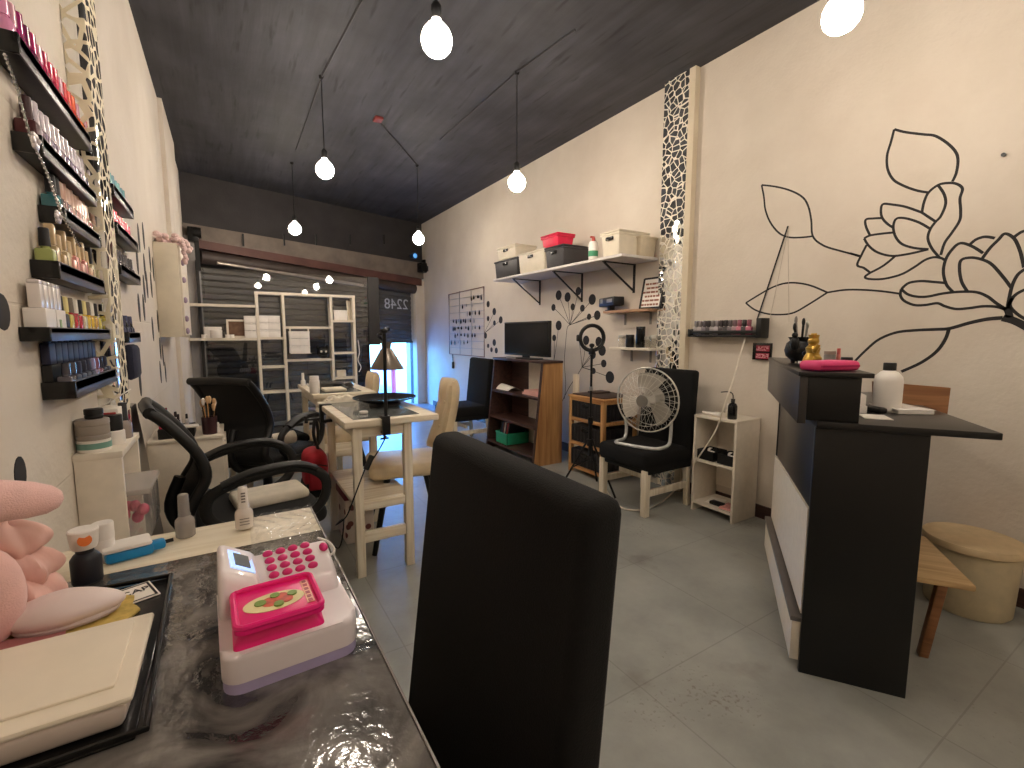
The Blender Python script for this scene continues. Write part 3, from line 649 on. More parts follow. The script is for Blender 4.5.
# strings of crystals hanging over the ledges
g = MB(); gp = [px(a, b, XL + .062 + k * .0) for k, (a, b) in enumerate(((5, 55), (17, 88), (30, 135), (45, 168), (55, 195), (63, 216), (74, 236), (80, 246)))]
t = thing('crystal_garland', 'string of clear crystals draped across the upper polish ledges', 'garland', gp[0] - Vector((0, 0, 0)))
part('string', MB().tube(smooth_path(gp, 5), .0018, 6), STEEL, t, world=True)
cr = MB()
for p in smooth_path(gp, 6): cr.ell(p, (.0032, .0032, .0032), n=6, m=4)
part('bead', cr, CHROME, t, world=True)
for (a, b), rr in (((35, 141), .016), ((58, 217), .014)):
    p = px(a, b, XL + .066); fl = MB()
    for k in range(6):
        an = k * math.pi / 3; fl.ell(p + Vector((0, math.cos(an) * rr * .6, math.sin(an) * rr * .6)), (rr * .3, rr * .5, rr * .5), n=10, m=6)
    fl.ell(p + Vector((.003, 0, 0)), (rr * .4,) * 3, n=10, m=6)
    part('crystal_flower', fl, mat('crystal', rgb(222, 214, 218), .1, .5), t, world=True)

# ------------------------------------------------------------------ slim white cabinet on the left with jars on it
cy0, cy1, cz = 1.60, 1.88, .885; cx1 = XL + .10
t = thing('slim_cabinet', 'slim white open cabinet against the left wall below the navy polish', 'cabinet', (XL, (cy0 + cy1) / 2, 0))
part('side_panel', MB().bb((XL + .002, cy0, 0), (cx1, cy0 + .018, cz - .018), bev=.001), WHITEW, t, True)
part('side_panel', MB().bb((XL + .002, cy1 - .018, 0), (cx1, cy1, cz - .018), bev=.001), WHITEW, t, True)
part('top_panel', MB().bb((XL + .001, cy0 - .002, cz - .018), (cx1 + .003, cy1 + .002, cz), bev=.001), WHITEW, t, True)
for z in (.05, .36, .60): part('shelf', MB().bb((XL + .010, cy0 + .018, z), (cx1 - .002, cy1 - .018, z + .016)), WHITEW, t, True)
part('back_panel', MB().bb((XL + .002, cy0 + .018, 0.02), (XL + .010, cy1 - .018, cz - .018)), WHITEW, t, True)
# clear box with pink things sticking out of the middle shelf
t = thing('storage_box', 'clear plastic box of pink items sticking out of the slim white cabinet', 'storage box', (XL + .09, 1.74, .617))
part('box_body', MB().bb((XL + .02, 1.64, .618), (cx1 + .045, 1.85, .745), bev=.006), CLEAR, t, True)
part('lid', MB().bb((XL + .016, 1.636, .745), (cx1 + .05, 1.854, .762), bev=.004), thin_glass('frosted_lid', (.9, .9, .9, 1), body=.4, bcol=rgb(220, 212, 205)), t, True)
pk = MB(); rnd = random.Random(3)
for i in range(9): pk.ell((XL + .05 + rnd.random() * .08, 1.67 + rnd.random() * .15, .64 + rnd.random() * .05), (.015, .018, .018), n=10, m=6)
part('contents', pk, mat('pink_sponge', rgb(214, 90, 120), .7), t, True, kind='stuff')
def jar(name, label, cat, loc, r, h, bm, lm, lidh=.02, lidr=None, group=None, band=None):
    t = thing(name, label, cat, loc, 0, group); lidr = lidr or r * 1.02
    part('jar_body', MB().lathe([(0, 0), (r * .95, 0), (r, .004), (r, h - lidh - .003), (r * .9, h - lidh), (0, h - lidh)], n=24), bm, t)
    part('lid', MB().lathe([(0, h - lidh), (lidr, h - lidh), (lidr, h - .003), (lidr * .95, h), (0, h)], n=24), lm, t)
    if band: part('paper_label', MB().lathe([(r + .0005, h * band[0]), (r + .001, h * band[0]), (r + .001, h * band[1]), (r + .0005, h * band[1])], n=24), band[2], t)
    return t
GREYLID = mat('grey_lid', rgb(150, 140, 130), .4)
jar('cream_jar', 'wide white jar with green band at the near corner of the slim cabinet', 'jar', (XL + .038, 1.645, cz), .036, .045, WHITEP, GREYLID, .012, band=(.2, .55, mat('teal_label', rgb(110, 150, 138), .5)))
jar('cream_jar', 'wide grey jar stacked on the white jar on the slim cabinet', 'jar', (XL + .038, 1.645, cz + .0455), .036, .042, GREYLID, GREYLID, .014)
jar('small_pot', 'small pot with a black lid on top of the stacked grey jar', 'pot', (XL + .042, 1.65, cz + .088), .02, .026, BLACKP, BLACKP, .015)
jar('cream_jar', 'squat white jar with black lid standing beside the stacked jars', 'jar', (XL + .068, 1.72, cz), .026, .085, WHITEP, BLACKP, .045, .022)
polish((XL + .08, 1.80, cz), 'gel', (150, 138, 130), (30, 28, 30), 'grey gel bottle with black cap on the slim white cabinet', scale=1.25)
t = thing('tissue_box', 'white flip-open carton with red edge on the slim white cabinet', 'carton', (XL + .05, 1.77, cz))
part('carton_body', MB().box((0, .01, .05), (.06, .1, .1), bev=.002, ry=0.0), PAPER, t)
part('flap', MB().box((.02, .02, .125), (.07, .10, .003), ry=R(-35)), PAPER, t)
part('red_edge', MB().box((-.0, -.0405, .05), (.05, .002, .08)), mat('red_print', rgb(190, 70, 70), .5), t)
# grey leaning panel behind the office chair
t = thing('grey_board', 'grey reflective board leaning on the left wall behind the office chair', 'panel', (XL + .06, 2.24, 0))
part('panel_sheet', MB().hull([(XL + .10, 2.02, 0), (XL + .12, 2.02, 0), (XL + .12, 2.4, 0), (XL + .10, 2.4, 0), (XL + .012, 2.02, .92), (XL + .03, 2.02, .92), (XL + .03, 2.4, .92), (XL + .012, 2.4, .92)]), mat('brushed_grey', rgb(140, 132, 126), .3, .5, var=.12, scale=3), t, True)
part('edge_strip', MB().beam((XL + .123, 2.02, .01), (XL + .034, 2.02, .92), .012, .012), BLACKP, t, True)

# ------------------------------------------------------------------ white make-up cabinet farther along the left wall
t = thing('makeup_cabinet', 'white cabinet against the left wall crowded with make-up, behind the mesh office chair', 'cabinet', (XL + .16, 2.95, 0))
part('cabinet_body', MB().bb((XL + .002, 2.80, 0), (-.045, 3.15, .665), bev=.002), WHITEW, t, True)
part('top_panel', MB().bb((XL + .002, 2.79, .665), (-.04, 3.16, .68), bev=.002), WHITEW, t, True)
part('door', MB().bb((-.045, 2.83, .05), (-.032, 3.12, .64), bev=.002), WHITEW, t, True)
ZT = .68
t = thing('brush_cup', 'dark cup packed with make-up brushes on the white make-up cabinet', 'cup', (-.10, 2.87, ZT))
part('cup', MB().lathe([(0, 0), (.033, 0), (.036, .09), (.033, .09), (.03, .01), (0, .01)], n=20), mat('plum_cup', rgb(60, 36, 40), .3), t)
rnd = random.Random(5)
for i in range(8):
    a = rnd.random() * 6.28; dx, dy = math.cos(a), math.sin(a); h = .12 + rnd.random() * .05
    b = part('makeup_brush', MB().tube([(dx * .012, dy * .012, .012), (dx * .028, dy * .028, h)], .003, 6), BLACKP if i % 2 else PINE, t)
    part('bristles', MB().lathe([(.004, 0), (.010, .02), (.008, .034), (0, .04)], (dx * .028, dy * .028, h - .004), 10), mat('bristle_tan', rgb(206, 170, 130), .9) if i % 3 else WHITEP, b)
t = thing('cosmetics_tray', 'low black tray of cosmetics on the make-up cabinet beside the brush cup', 'tray', (-.24, 2.88, ZT))
part('tray', MB().bb((-.075, -.06, 0), (.075, .10, .05), bev=.004), BLACKP, t)
for i, (x, y, cc, h) in enumerate(((-.30, 2.84, (190, 70, 90), .07), (-.27, 2.9, (210, 140, 130), .05), (-.23, 2.85, (40, 30, 34), .06), (-.2, 2.93, (230, 224, 218), .055), (-.29, 2.96, (150, 60, 74), .08), (-.25, 2.97, (225, 215, 208), .065))):
    polish((x, y, ZT + .0505), 'round' if i % 2 else 'tall', cc, (30, 26, 28) if i % 2 else cc, '%s cosmetic bottle in the black tray on the make-up cabinet' % ['crimson', 'peach', 'dark brown', 'white', 'wine red', 'ivory'][i], 'cosmetics in the black tray', h / .084, name='cosmetic_bottle', cat='cosmetic bottle')
solo('powder_compact', MB().box((-.19, 2.815, ZT + .058), (.09, .045, .014), bev=.006), WHITEP, 'white powder compact at the front edge of the black tray', 'compact')
polish((-.062, 2.87, ZT), 'tall', (236, 230, 224), (236, 230, 224), 'small white tube at the corner of the make-up cabinet', scale=.6, name='cream_tube', cat='tube')

# ------------------------------------------------------------------ hanging wall cabinet with pink garland on top
t = thing('wall_cabinet', 'cream box cabinet high on the far left wall with a pink garland on top', 'cabinet', (XL + .08, 3.95, 1.18))
part('cabinet_body', MB().bb((XL + .001, 3.70, 1.18), (-.235, 4.30, 1.775), bev=.003), CREAMP, t, True)
part('door', MB().bb((-.235, 3.71, 1.19), (-.222, 4.29, 1.765), bev=.002), WHITEW, t, True)
for z in (1.22, 1.3, 1.42, 1.55, 1.66): part('door_ornament', MB().ell((-.214, 3.74, z), (.012, .012, .02), n=10, m=6), mat('lilac_fringe', rgb(170, 150, 170), .8), t, True)
gar = MB(); rnd = random.Random(11)
for i in range(60): gar.ell((XL + .02 + rnd.random() * .15, 3.70 + rnd.random() * .5, 1.794 + rnd.random() * .035), (.022, .022, .018), n=8, m=5)
for i in range(16): gar.ell((-.206 + rnd.random() * .015, 3.70 + rnd.random() * .05, 1.66 + i * .009), (.012, .012, .014), n=8, m=5)
solo('feather_garland', gar, mat('pink_feather', rgb(228, 200, 198), .9), 'pale pink fluffy garland lying on top of the cream wall cabinet', 'garland')

# ------------------------------------------------------------------ shelving unit and long shelves in front of the glass
UA = Vector((XL, YG, 0)); UU = Vector((1, 0, 0)); UN = Vector((0, -1, 0))
def pu(x, y, off=0.0): return py(x, y, YG - off)
UO = .22   # distance of the unit's front from the front plane
def bp(x, y, o=UO): return pu(x, y, o)
def backpost(mb, x, y0, y1, w=.028, d=.22, z0=None, z1=None):
    a = bp(x, y0); s = (a - UA).dot(UU); za = bp(x, y1).z if z0 is None else z0; zb2 = a.z if z1 is None else z1
    mb.hull([Vector(((UA + UU * ss + UN * t).x, (UA + UU * ss + UN * t).y, z)) for z in (za, zb2) for ss, t in ((s - w / 2, UO - d), (s + w / 2, UO - d), (s + w / 2, UO), (s - w / 2, UO))]); return s
zTop = (bp(258, 291).z + bp(356, 296).z) / 2
roo = bp(258, 340)
t = thing('shelving_unit', 'white open shelving unit standing against the shop glass at the far end', 'shelves', (roo.x, roo.y, 0))
SS = []
for xx, yy, w in ((259, 340, .05), (285, 340, .07), (332.5, 340, .08), (355, 340, .05)):
    s = (bp(xx, yy) - UA).dot(UU); SS.append(s)
    mb = MB(); mb.hull([UA + UU * ss + UN * tt + Vector((0, 0, z)) for z in (0, zTop - .03) for ss, tt in ((s - .015, UO - .15), (s + .015, UO - .15), (s + .015, UO), (s - .015, UO))]); part('upright', mb, WHITEW, t, True)
def ushelf(i0, i1, z, th=.028, name='shelf'):
    mb = MB(); mb.hull([UA + UU * ss + UN * tt + Vector((0, 0, zz)) for zz in (z - th, z) for ss, tt in ((SS[i0] + .015, UO - .15), (SS[i1] - .015, UO - .15), (SS[i1] - .015, UO), (SS[i0] + .015, UO))]); part(name, mb, WHITEW, t, True)
mb = MB(); mb.hull([UA + UU * ss + UN * tt + Vector((0, 0, zz)) for zz in (zTop - .03, zTop) for ss, tt in ((SS[0] - .018, UO - .15), (SS[3] + .018, UO - .15), (SS[3] + .018, UO + .002), (SS[0] - .018, UO + .002))]); part('top_panel', mb, WHITEW, t, True)
z_a = bp(270, 338).z; z_b = bp(270, 366).z; z_m1 = bp(310, 326.5).z; z_m2 = bp(310, 359).z; z_r1 = bp(345, 320).z; z_r2 = bp(345, 352).z; z_r3 = bp(345, 377).z; z_bot = bp(310, 389).z
ushelf(0, 1, z_a + .01); ushelf(0, 1, z_b); ushelf(1, 2, z_m1); ushelf(1, 2, z_m2); ushelf(2, 3, z_r1); ushelf(2, 3, z_r2); ushelf(2, 3, z_r3); ushelf(0, 1, z_bot); ushelf(1, 2, z_bot); ushelf(2, 3, z_bot)
for nm, yy, lab in (('upper', 304, 'upper long white shelf between the left post and the shelving unit'), ('lower', 338, 'lower long white shelf with a framed picture, left of the shelving unit')):
    sa = (bp(188, yy) - UA).dot(UU); z = bp(222, yy).z
    mb = MB(); mb.hull([UA + UU * ss + UN * tt + Vector((0, 0, zz)) for zz in (z - .03, z) for ss, tt in ((max(sa, .0), UO - .17), (SS[0] - .017, UO - .17), (SS[0] - .017, UO - .002), (max(sa, .0), UO - .002))]); o = solo('long_shelf', mb, WHITEW, lab, 'shelf', 'long shelves at the far end')
    if nm == 'lower': ZLOW = z
def onshelf(x, z, o): p = pu(x, 330, o); return Vector((p.x, p.y, z))
def cboxat(x, z, w, h, d, m, label, cat='box', group=None, o=UO - .1, name='small_box', yaw=0):
    p = onshelf(x, z, o); mb = MB().box((0, 0, h / 2), (w, d, h), bev=.004)
    t = thing(name, label, cat, p, 0.0 + yaw, group); part('box_body', MB().box((0, 0, h * .39), (w, d, h * .78), bev=.004), m, t); part('lid', MB().box((0, 0, h * .89), (w * 1.03, d * 1.03, h * .2), bev=.004), m, t); return t
cboxat(213, ZLOW, .17, .13, .12, WHITEP, 'white box on the lower long shelf left of the framed picture')
jar('candle_jar', 'squat white jar in front of the white box on the lower long shelf', 'jar', onshelf(216, ZLOW, UO - .03), .06, .09, WHITEP, WHITEP, .02)
for i, xx in enumerate((204, 228, 231)): jar('tiny_pot', 'tiny white pot on the lower long shelf, %s' % ['farthest left', 'left of the framed picture', 'touching the framed picture'][i], 'pot', onshelf(xx, ZLOW, UO - .05), .03, .04, WHITEP, WHITEP, .012, group='tiny pots on the long shelf')
p = onshelf(240, ZLOW, UO - .08)
t = thing('picture_frame', 'white framed brown picture leaning on the lower long shelf', 'picture', p, 0.0)
part('frame', MB().box((0, .0, .205), (.27, .02, .022), rx=R(-6)).box((0, .02, .012), (.27, .02, .022), rx=R(-6)).beam((-.125, .012, .01), (-.125, -.006, .21), .022, .02).beam((.125, .012, .01), (.125, -.006, .21), .022, .02), WHITEW, t)
part('picture', MB().hull([(-.12, .018, .015), (.12, .018, .015), (.12, .024, .015), (-.12, .024, .015), (-.12, -.002, .2), (.12, -.002, .2), (.12, .004, .2), (-.12, .004, .2)]), mat('brown_print', rgb(120, 90, 70), .6, var=.3, scale=18), t)
# stacks of white boxes
k = 0
for col, (xx, n) in enumerate(((251, 3), (262, 3), (274, 3))):
    for j in range(n):
        z0 = (ZLOW if xx < 256 else z_a + .01) + j * .088
        cboxat(xx, z0, .135, .085, .12, WHITEP, 'white lidded box, %s of the %s stack beside the shelving unit upright' % (['bottom', 'middle', 'top'][j], ['left', 'middle', 'right'][col]), group='white boxes at the far end', o=UO - .07)
for col, xx in enumerate((294, 303.5)):
    for j in range(3):
        cboxat(xx, z_m2 + .115 + j * .09 if False else z_m1 - .028 - .09 * 3 - .03 + j * .09, .12, .087, .1, WHITEP, 'white box in the hanging stack under the middle shelf, %s of the %s column' % (['bottom', 'middle', 'top'][j], ['left', 'right'][col]), group='white boxes in the middle bay', o=UO + .07)
rk = MB(); sA = (pu(289, 330, UO) - UA).dot(UU); sB = (pu(309, 330, UO) - UA).dot(UU); zk = z_m1 - .028 - .09 * 3 - .03
rk.hull([UA + UU * ss + UN * tt + Vector((0, 0, zz)) for zz in (zk - .008, zk - .0005) for ss, tt in ((sA, UO + .005), (sB, UO + .005), (sB, UO + .13), (sA, UO + .13))])
for ss in (sA + .01, sB - .01):
    rk.hull([UA + UU * a + UN * tt + Vector((0, 0, zz)) for zz in (zk - .001, z_m1) for a, tt in ((ss - .008, UO + .003), (ss + .008, UO + .003), (ss + .008, UO + .011), (ss - .008, UO + .011))])
solo('hanging_tray', rk, WHITEW, 'white tray hooked on the middle shelf holding a stack of white boxes', 'tray')
# dark head shaped ornament, small printed carton, leaning frame, cream box
p = onshelf(322, z_m2, UO - .1)
t = thing('skull_ornament', 'dark ornament with two pale eye spots on the middle shelf of the unit', 'ornament', p, 0.0)
part('head', MB().ell((0, 0, .085), (.075, .06, .07)).ell((0, -.02, .03), (.05, .045, .03)).ell((-.06, 0, .14), (.02, .02, .03)).ell((.055, 0, .145), (.02, .02, .03)), BLACKG, t)
part('eye', MB().ell((-.028, -.056, .09), (.014, .008, .014)), WHITEP, t); part('eye', MB().ell((.028, -.056, .09), (.014, .008, .014)), WHITEP, t)
cboxat(340.5, z_r1, .17, .13, .1, WHITEP, 'white carton with dark print in the top right bay of the unit', name='printed_carton', cat='carton')
p = onshelf(351, z_r1, UO - .1)
t = thing('photo_frame', 'pale frame leaning in the top right bay of the shelving unit', 'frame', p, 0.0 + .9)
part('frame', MB().beam((-.05, 0, .01), (-.05, .02, .25), .02, .015).beam((.05, 0, .01), (.05, .02, .25), .02, .015).beam((-.05, .0, .01), (.05, .0, .01), .02, .015).beam((-.05, .02, .25), (.05, .02, .25), .02, .015), PALEW, t)
part('picture', MB().hull([(-.045, .0, .015), (.045, .0, .015), (.045, .006, .015), (-.045, .006, .015), (-.045, .02, .245), (.045, .02, .245), (.045, .026, .245), (-.045, .026, .245)]), PAPER, t)
cboxat(339, z_r3, .12, .09, .09, CREAMP, 'cream box in the lower right bay of the unit')
mb = MB(); q = [pu(xx, yy, UO + .03) for xx, yy in ((357, 350), (360, 362), (358, 372), (362, 365), (361, 350))]
cp = smooth_path([bp(358, 340, UO + .03), bp(359.5, 352, UO + .03), bp(358, 360, UO + .03), bp(361, 367, UO + .03), bp(359, 372, UO + .03)], 6)
solo('white_cable', MB().tube(cp, .006, 6), WHITEP, 'white cable dangling down the right side of the shelving unit', 'cable')
# the roller's chain and motor on the right, blue lamp
pc = pb(424, 268, .14); pcx = Vector((pc.x, pc.y, pc.z))
t = thing('shutter_motor', 'black chain gear at the right end of the shutter roller', 'motor', pcx)
mb = MB().box((0, 0, 0), (.2, .13, .16), bev=.02, rz=BANG).tube([BN * .02 + Vector((-.05, 0, 0)), BN * .09 + Vector((-.05, 0, 0))], .075, 14).box((.03, .03, .1), (.1, .08, .08), bev=.01, rz=BANG)
part('gear_housing', mb, BLACKM, t)
part('pulley', MB().tube([BN * .075 + Vector((.04, 0, -.02)), BN * .11 + Vector((.04, 0, -.02))], .06, 16), BLACKP, t)
zz = pb(431, 355, .2).z; ch = []
for k in range(24):
    a = 2 * math.pi * k / 24; ch.append(pcx + BN * .12 + BU * (.055 + .045 * math.cos(a)) + Vector((0, 0, 0)))
    ch[-1].z = (pcx.z - .06 + zz) / 2 + (pcx.z - .06 - zz) / 2 * math.copysign(abs(math.sin(a)) ** .3, math.sin(a))
solo('pull_chain', MB().tube(ch, .007, 6, closed=True), mat('brass_chain', rgb(120, 100, 84), .4, .6), 'long loop of pull chain hanging from the shutter gear', 'chain')
p = pb(414, 256, .2)
t = thing('clip_lamp', 'blue clip lamp by the right end of the shutter roller', 'lamp', p, BANG)
part('lamp_body', MB().tube([(0, .06, 0), (0, -.03, 0)], [.04, .055], 14), mat('blue_plastic', rgb(30, 60, 90), .4), t)
part('lens', MB().ell((0, -.03, 0), (.038, .015, .038)), mat('blue_lens', rgb(110, 180, 240), .3, emit=rgb(90, 170, 255), estr=.6), t)
p = pb(193, 233, .12)
t = thing('shutter_bracket', 'black pulley bracket at the left end of the shutter roller', 'bracket', p)
part('bracket_plate', MB().box((0, 0, -.02), (.1, .16, .16), bev=.01).tube([(.0, -.05, .0), (.08, -.05, .0)], .06, 14), BLACKM, t)
part('strap', MB().box((.03, -.06, -.25), (.045, .02, .36)), BLACKP, t)
# narrow red cloth beyond the doorway, built as a post
g0 = pb(394, 395, -1.2); 
t = thing('red_cloth_strip', 'narrow red cloth built as a post, seen through the shutter door', 'post', (g0.x, g0.y, -.01))
part('post', MB().tube([(0, 0, 0), (0, 0, pb(394, 366, -1.2).z)], .05, 12), mat('red_paint', rgb(214, 50, 60), .5), t); part('post_foot', MB().cyl((0, 0, 0), .09, .03), BLACKM, t)
# ------------------------------------------------------------------ tall manicure tables
def tall_table(name, label, x0, x1, y0, y1, zt, legx, legy, group=None, shelf=True, over=.0):
    t = thing(name, label, 'table', ((x0 + x1) / 2, (y0 + y1) / 2, 0), 0, group)
    part('tabletop', MB().bb((x0, y0, zt - .032), (x1, y1, zt), bev=.006), PALEWX, t, True)
    part('surface_sheet', MB().bb((x0 + .05, y0 + .05, zt + .0003), (x1 - .09, y1 - .01, zt + .003)), mat('grey_glass_sheet', rgb(104, 108, 108), .12, var=.25, scale=9), t, True)
    for x in legx:
        for y in legy: part('leg', MB().box((x, y, (zt - .032) / 2), (.042, .042, zt - .032), bev=.003), PALEW, t, True)
    for y in legy:
        part('rail', MB().bb((legx[0] + .021, y - .012, .17), (legx[1] - .021, y + .012, .225), bev=.002), PALEWX, t, True)
        part('apron', MB().bb((legx[0] + .021, y - .01, zt - .09), (legx[1] - .021, y + .01, zt - .033), bev=.002), PALEWX, t, True)
    for x in legx: part('apron', MB().bb((x - .01, legy[0] + .021, zt - .09), (x + .01, legy[1] - .021, zt - .033), bev=.002), PALEWY, t, True)
    if shelf:
        mb = MB(); mb.bb((legx[0] - .02, legy[0] + .021, .355), (legx[1] + .02, legy[1] - .021, .375), bev=.002); part('shelf', mb, PALEWX, t, True)
        part('shelf_edge', MB().bb((legx[0] + .021, legy[0] - .015, .335), (legx[1] - .021, legy[0] + .012, .378), bev=.002), PALEWX, t, True)
    return t
ZT1 = .79
tall_table('manicure_table', 'tall pale wood manicure table with a black tray and clamp lamp, nearer of the two', .445, .915, 2.21, 2.99, ZT1, (.508, .758), (2.26, 2.92), 'tall manicure tables')
tall_table('manicure_table', 'tall pale wood manicure table behind the one with the lamp, bottles on it', .478, .90, 3.34, 4.15, ZT1, (.52, .77), (3.385, 4.08), 'tall manicure tables')
# black round tray on table 1
c = pz(385, 405, ZT1 + .02)
t = thing('round_tray', 'large round black tray on a low foot on the nearer manicure table', 'tray', (.765, 2.66, ZT1 + .0035))
part('tray_dish', MB().lathe([(0, .028), (.12, .028), (.172, .046), (.178, .046), (.178, .040), (.12, .020), (0, .020)], n=36), BLACKG, t)
part('foot', MB().lathe([(0, 0), (.09, 0), (.085, .0205), (0, .0205)], n=28), BLACKP, t)
solo('white_disc', MB().cyl((.58, 2.40, ZT1 + .0035), .022, .014, 16, bev=.003), WHITEP, 'small white disc lying on the nearer manicure table in front of the tray', 'disc')
# crumpled white towel near the far left edge
tw = MB(); rnd = random.Random(2)
def towel(u, v):
    x = .475 + .20 * u; y = 2.86 + .11 * v
    e = min(u, 1 - u, v, 1 - v)
    return (x, y, ZT1 + .004 + min(1, e * 6) * (.028 + .010 * math.sin(9 * u + 2) * math.cos(7 * v) + .006 * math.sin(23 * u + 5 * v)))
tw.grid(towel, 26, 12)
tw.bb((.49, 2.87, ZT1 + .0036), (.66, 2.96, ZT1 + .02))
solo('white_towel', tw, mat('white_terry', rgb(232, 222, 204), .95, bump=.5, bscale=300), 'crumpled white towel along the far edge of the nearer manicure table', 'towel')
# clamp lamp
lx, ly = py(386, 418, 2.195).x, 2.195
lt = thing('clamp_lamp', 'black clamp lamp with grey cone shade fixed to the front of the nearer manicure table', 'lamp', (lx, ly, ZT1 - .06))
part('clamp', MB().bb((lx - .018, ly - .01, ZT1 + .001), (lx + .018, ly + .06, ZT1 + .018), bev=.003).bb((lx - .018, ly - .012, ZT1 - .075), (lx + .018, ly + .012, ZT1 + .018), bev=.003).bb((lx - .016, ly - .01, ZT1 - .075), (lx + .016, ly + .05, ZT1 - .062), bev=.003).tube([(lx, ly + .035, ZT1 - .10), (lx, ly + .035, ZT1 - .035)], .006, 8).tube([(lx - .02, ly + .035, ZT1 - .1), (lx + .02, ly + .035, ZT1 - .1)], .005, 6), BLACKM, lt, True)
ztop = py(389, 331, ly).z
part('pole', MB().tube([(lx, ly, ZT1 + .01), (lx + .004, ly, ztop)], .0085, 10), BLACKM, lt, True)
part('joint', MB().ell((lx + .004, ly, ztop), (.018, .018, .014)).tube([(lx - .012, ly, ztop - .004), (lx + .03, ly + .01, ztop + .01)], .011, 10), BLACKP, lt, True)
sb = py(387, 369, ly + .10)
part('shade', MB().lathe([(.026, .135), (.022, .103), (.028, .100), (.084, .0), (.081, .0), (.024, .096), (.0, .102)], (sb.x, ly + .10, sb.z), 28), mat('grey_shade', rgb(112, 102, 92), .35, .4), lt, True)
part('arm', MB().tube(smooth_path([(lx + .004, ly, ztop - .01), (lx - .01, ly + .05, ztop - .02), (sb.x, ly + .10, sb.z + .13)], 5), .008, 8), BLACKM, lt, True)
part('bulb', MB().ell((sb.x, ly + .10, sb.z + .035), (.03, .03, .04)), WHITEP, lt, True)
cpts = [Vector((lx, ly + .0, ZT1 - .08)), py(380, 448, 2.19), py(371, 462, 2.17)]
part('cord', MB().tube(smooth_path(cpts + [py(366, 467, 2.16), py(354, 498, 2.15), py(346, 517, 2.2), py(336, 525, 2.3), Vector((.48, 2.5, .21)), Vector((.47, 2.6, .02)), Vector((.42, 2.75, .006)), Vector((.2, 2.9, .006))], 6), .0035, 6), BLACKP, lt, True)
w = py(367, 467, 2.162); w2 = py(371, 458, 2.168)
part('inline_switch', MB().beam(w - (w2 - w) * .3, w2 + (w2 - w) * .3, .026, .018, bev=.004), BLACKP, lt, True)
# floral bag under table 1, red bag hanging from its back corner
t = thing('floral_box', 'white box with brown leaf print standing on the floor under the nearer manicure table', 'box', (.60, 2.76, 0))
FLOR = MATS.get('floral') or mat('floral', rgb(222, 206, 194), .7)
nt = FLOR.node_tree; vv = nt.nodes.new('ShaderNodeTexVoronoi'); vv.inputs['Scale'].default_value = 16; tcn = [n for n in nt.nodes if n.type == 'TEX_COORD'][0]; nt.links.new(tcn.outputs['Object'], vv.inputs['Vector'])
rp = nt.nodes.new('ShaderNodeValToRGB'); rp.color_ramp.elements[0].position = .28; rp.color_ramp.elements[1].position = .32; rp.color_ramp.elements[0].color = rgb(120, 66, 62); rp.color_ramp.elements[1].color = rgb(222, 206, 194)
nt.links.new(vv.outputs['Distance'], rp.inputs['Fac']); nt.links.new(rp.outputs['Color'], nt.nodes['Principled BSDF'].inputs['Base Color'])
part('box_body', MB().box((0, 0, .13), (.16, .22, .26), bev=.01), FLOR, t); part('lid', MB().box((0, 0, .285), (.172, .232, .05), bev=.008), mat('wine_lid', rgb(120, 50, 60), .6), t)
t = thing('hanging_backpack', 'red backpack with black base hanging from the side of the nearer manicure table', 'backpack', (.395, 2.83, .27))
part('bag_body', MB().box((0, 0, .155), (.13, .23, .24), bev=.06, seg=5), mat('red_nylon', rgb(176, 28, 44), .7, bump=.3, bscale=30), t, sub=1)
part('bag_base', MB().box((0, 0, .055), (.14, .24, .10), bev=.04, seg=4), BLACKF, t, sub=1)
part('front_pocket', MB().box((0, -.115, .12), (.10, .03, .12), bev=.014, seg=3), mat('red_nylon_dark', rgb(150, 22, 36), .7, bump=.3, bscale=30), t)
part('zipper', MB().tube(smooth_path([(-.05, -.118, .19), (0, -.122, .205), (.05, -.118, .19)], 5), .003, 6), BLACKP, t)
part('strap', MB().tube(smooth_path([(.02, -.02, .27), (.0, -.02, .36), (.015, .0, .445), (.03, .02, .36), (.02, .02, .27)], 6), .009, 8), BLACKP, t)
t = thing('table_clamp', 'black screw clamp gripping the left edge of the nearer manicure table', 'clamp', (.43, 2.83, .70))
part('jaw', MB().bb((.435, 2.81, .785), (.50, 2.85, .797), bev=.003).bb((.435, 2.81, .70), (.455, 2.85, .797), bev=.003).bb((.435, 2.81, .69), (.50, 2.85, .705), bev=.003), BLACKM, t, True)
part('screw_handle', MB().tube([(.36, 2.83, .715), (.436, 2.83, .715)], .007, 8).tube([(.362, 2.83, .695), (.362, 2.83, .735)], .01, 8), BLACKP, t, True)
# things on table 2
polish((.50, 3.98, ZT1), 'gel', (236, 230, 220), (236, 230, 220), 'white bottle at the far left corner of the farther manicure table', scale=1.2)
jar('white_dispenser', 'white square dispenser bottle on the farther manicure table', 'dispenser', (.505, 3.45, ZT1), .034, .12, WHITEP, WHITEP, .03, .03)
t = thing('uv_lamp', 'flat black nail lamp on the farther manicure table', 'nail lamp', (.70, 3.75, ZT1 + .0035)); part('lamp_shell', MB().lathe([(0, 0), (.13, 0), (.135, .01), (.12, .035), (.06, .045), (0, .045)], n=24, sx=1, sy=1.2), BLACKG, t); part('tray', MB().box((-.02, -.17, .006), (.16, .07, .012), bev=.004), BLACKP, t)
solo('white_towel', MB().box((.64, 3.5, ZT1 + .014), (.15, .16, .02), bev=.008), MATS['white_terry'], 'folded white towel on the near edge of the farther manicure table', 'towel')

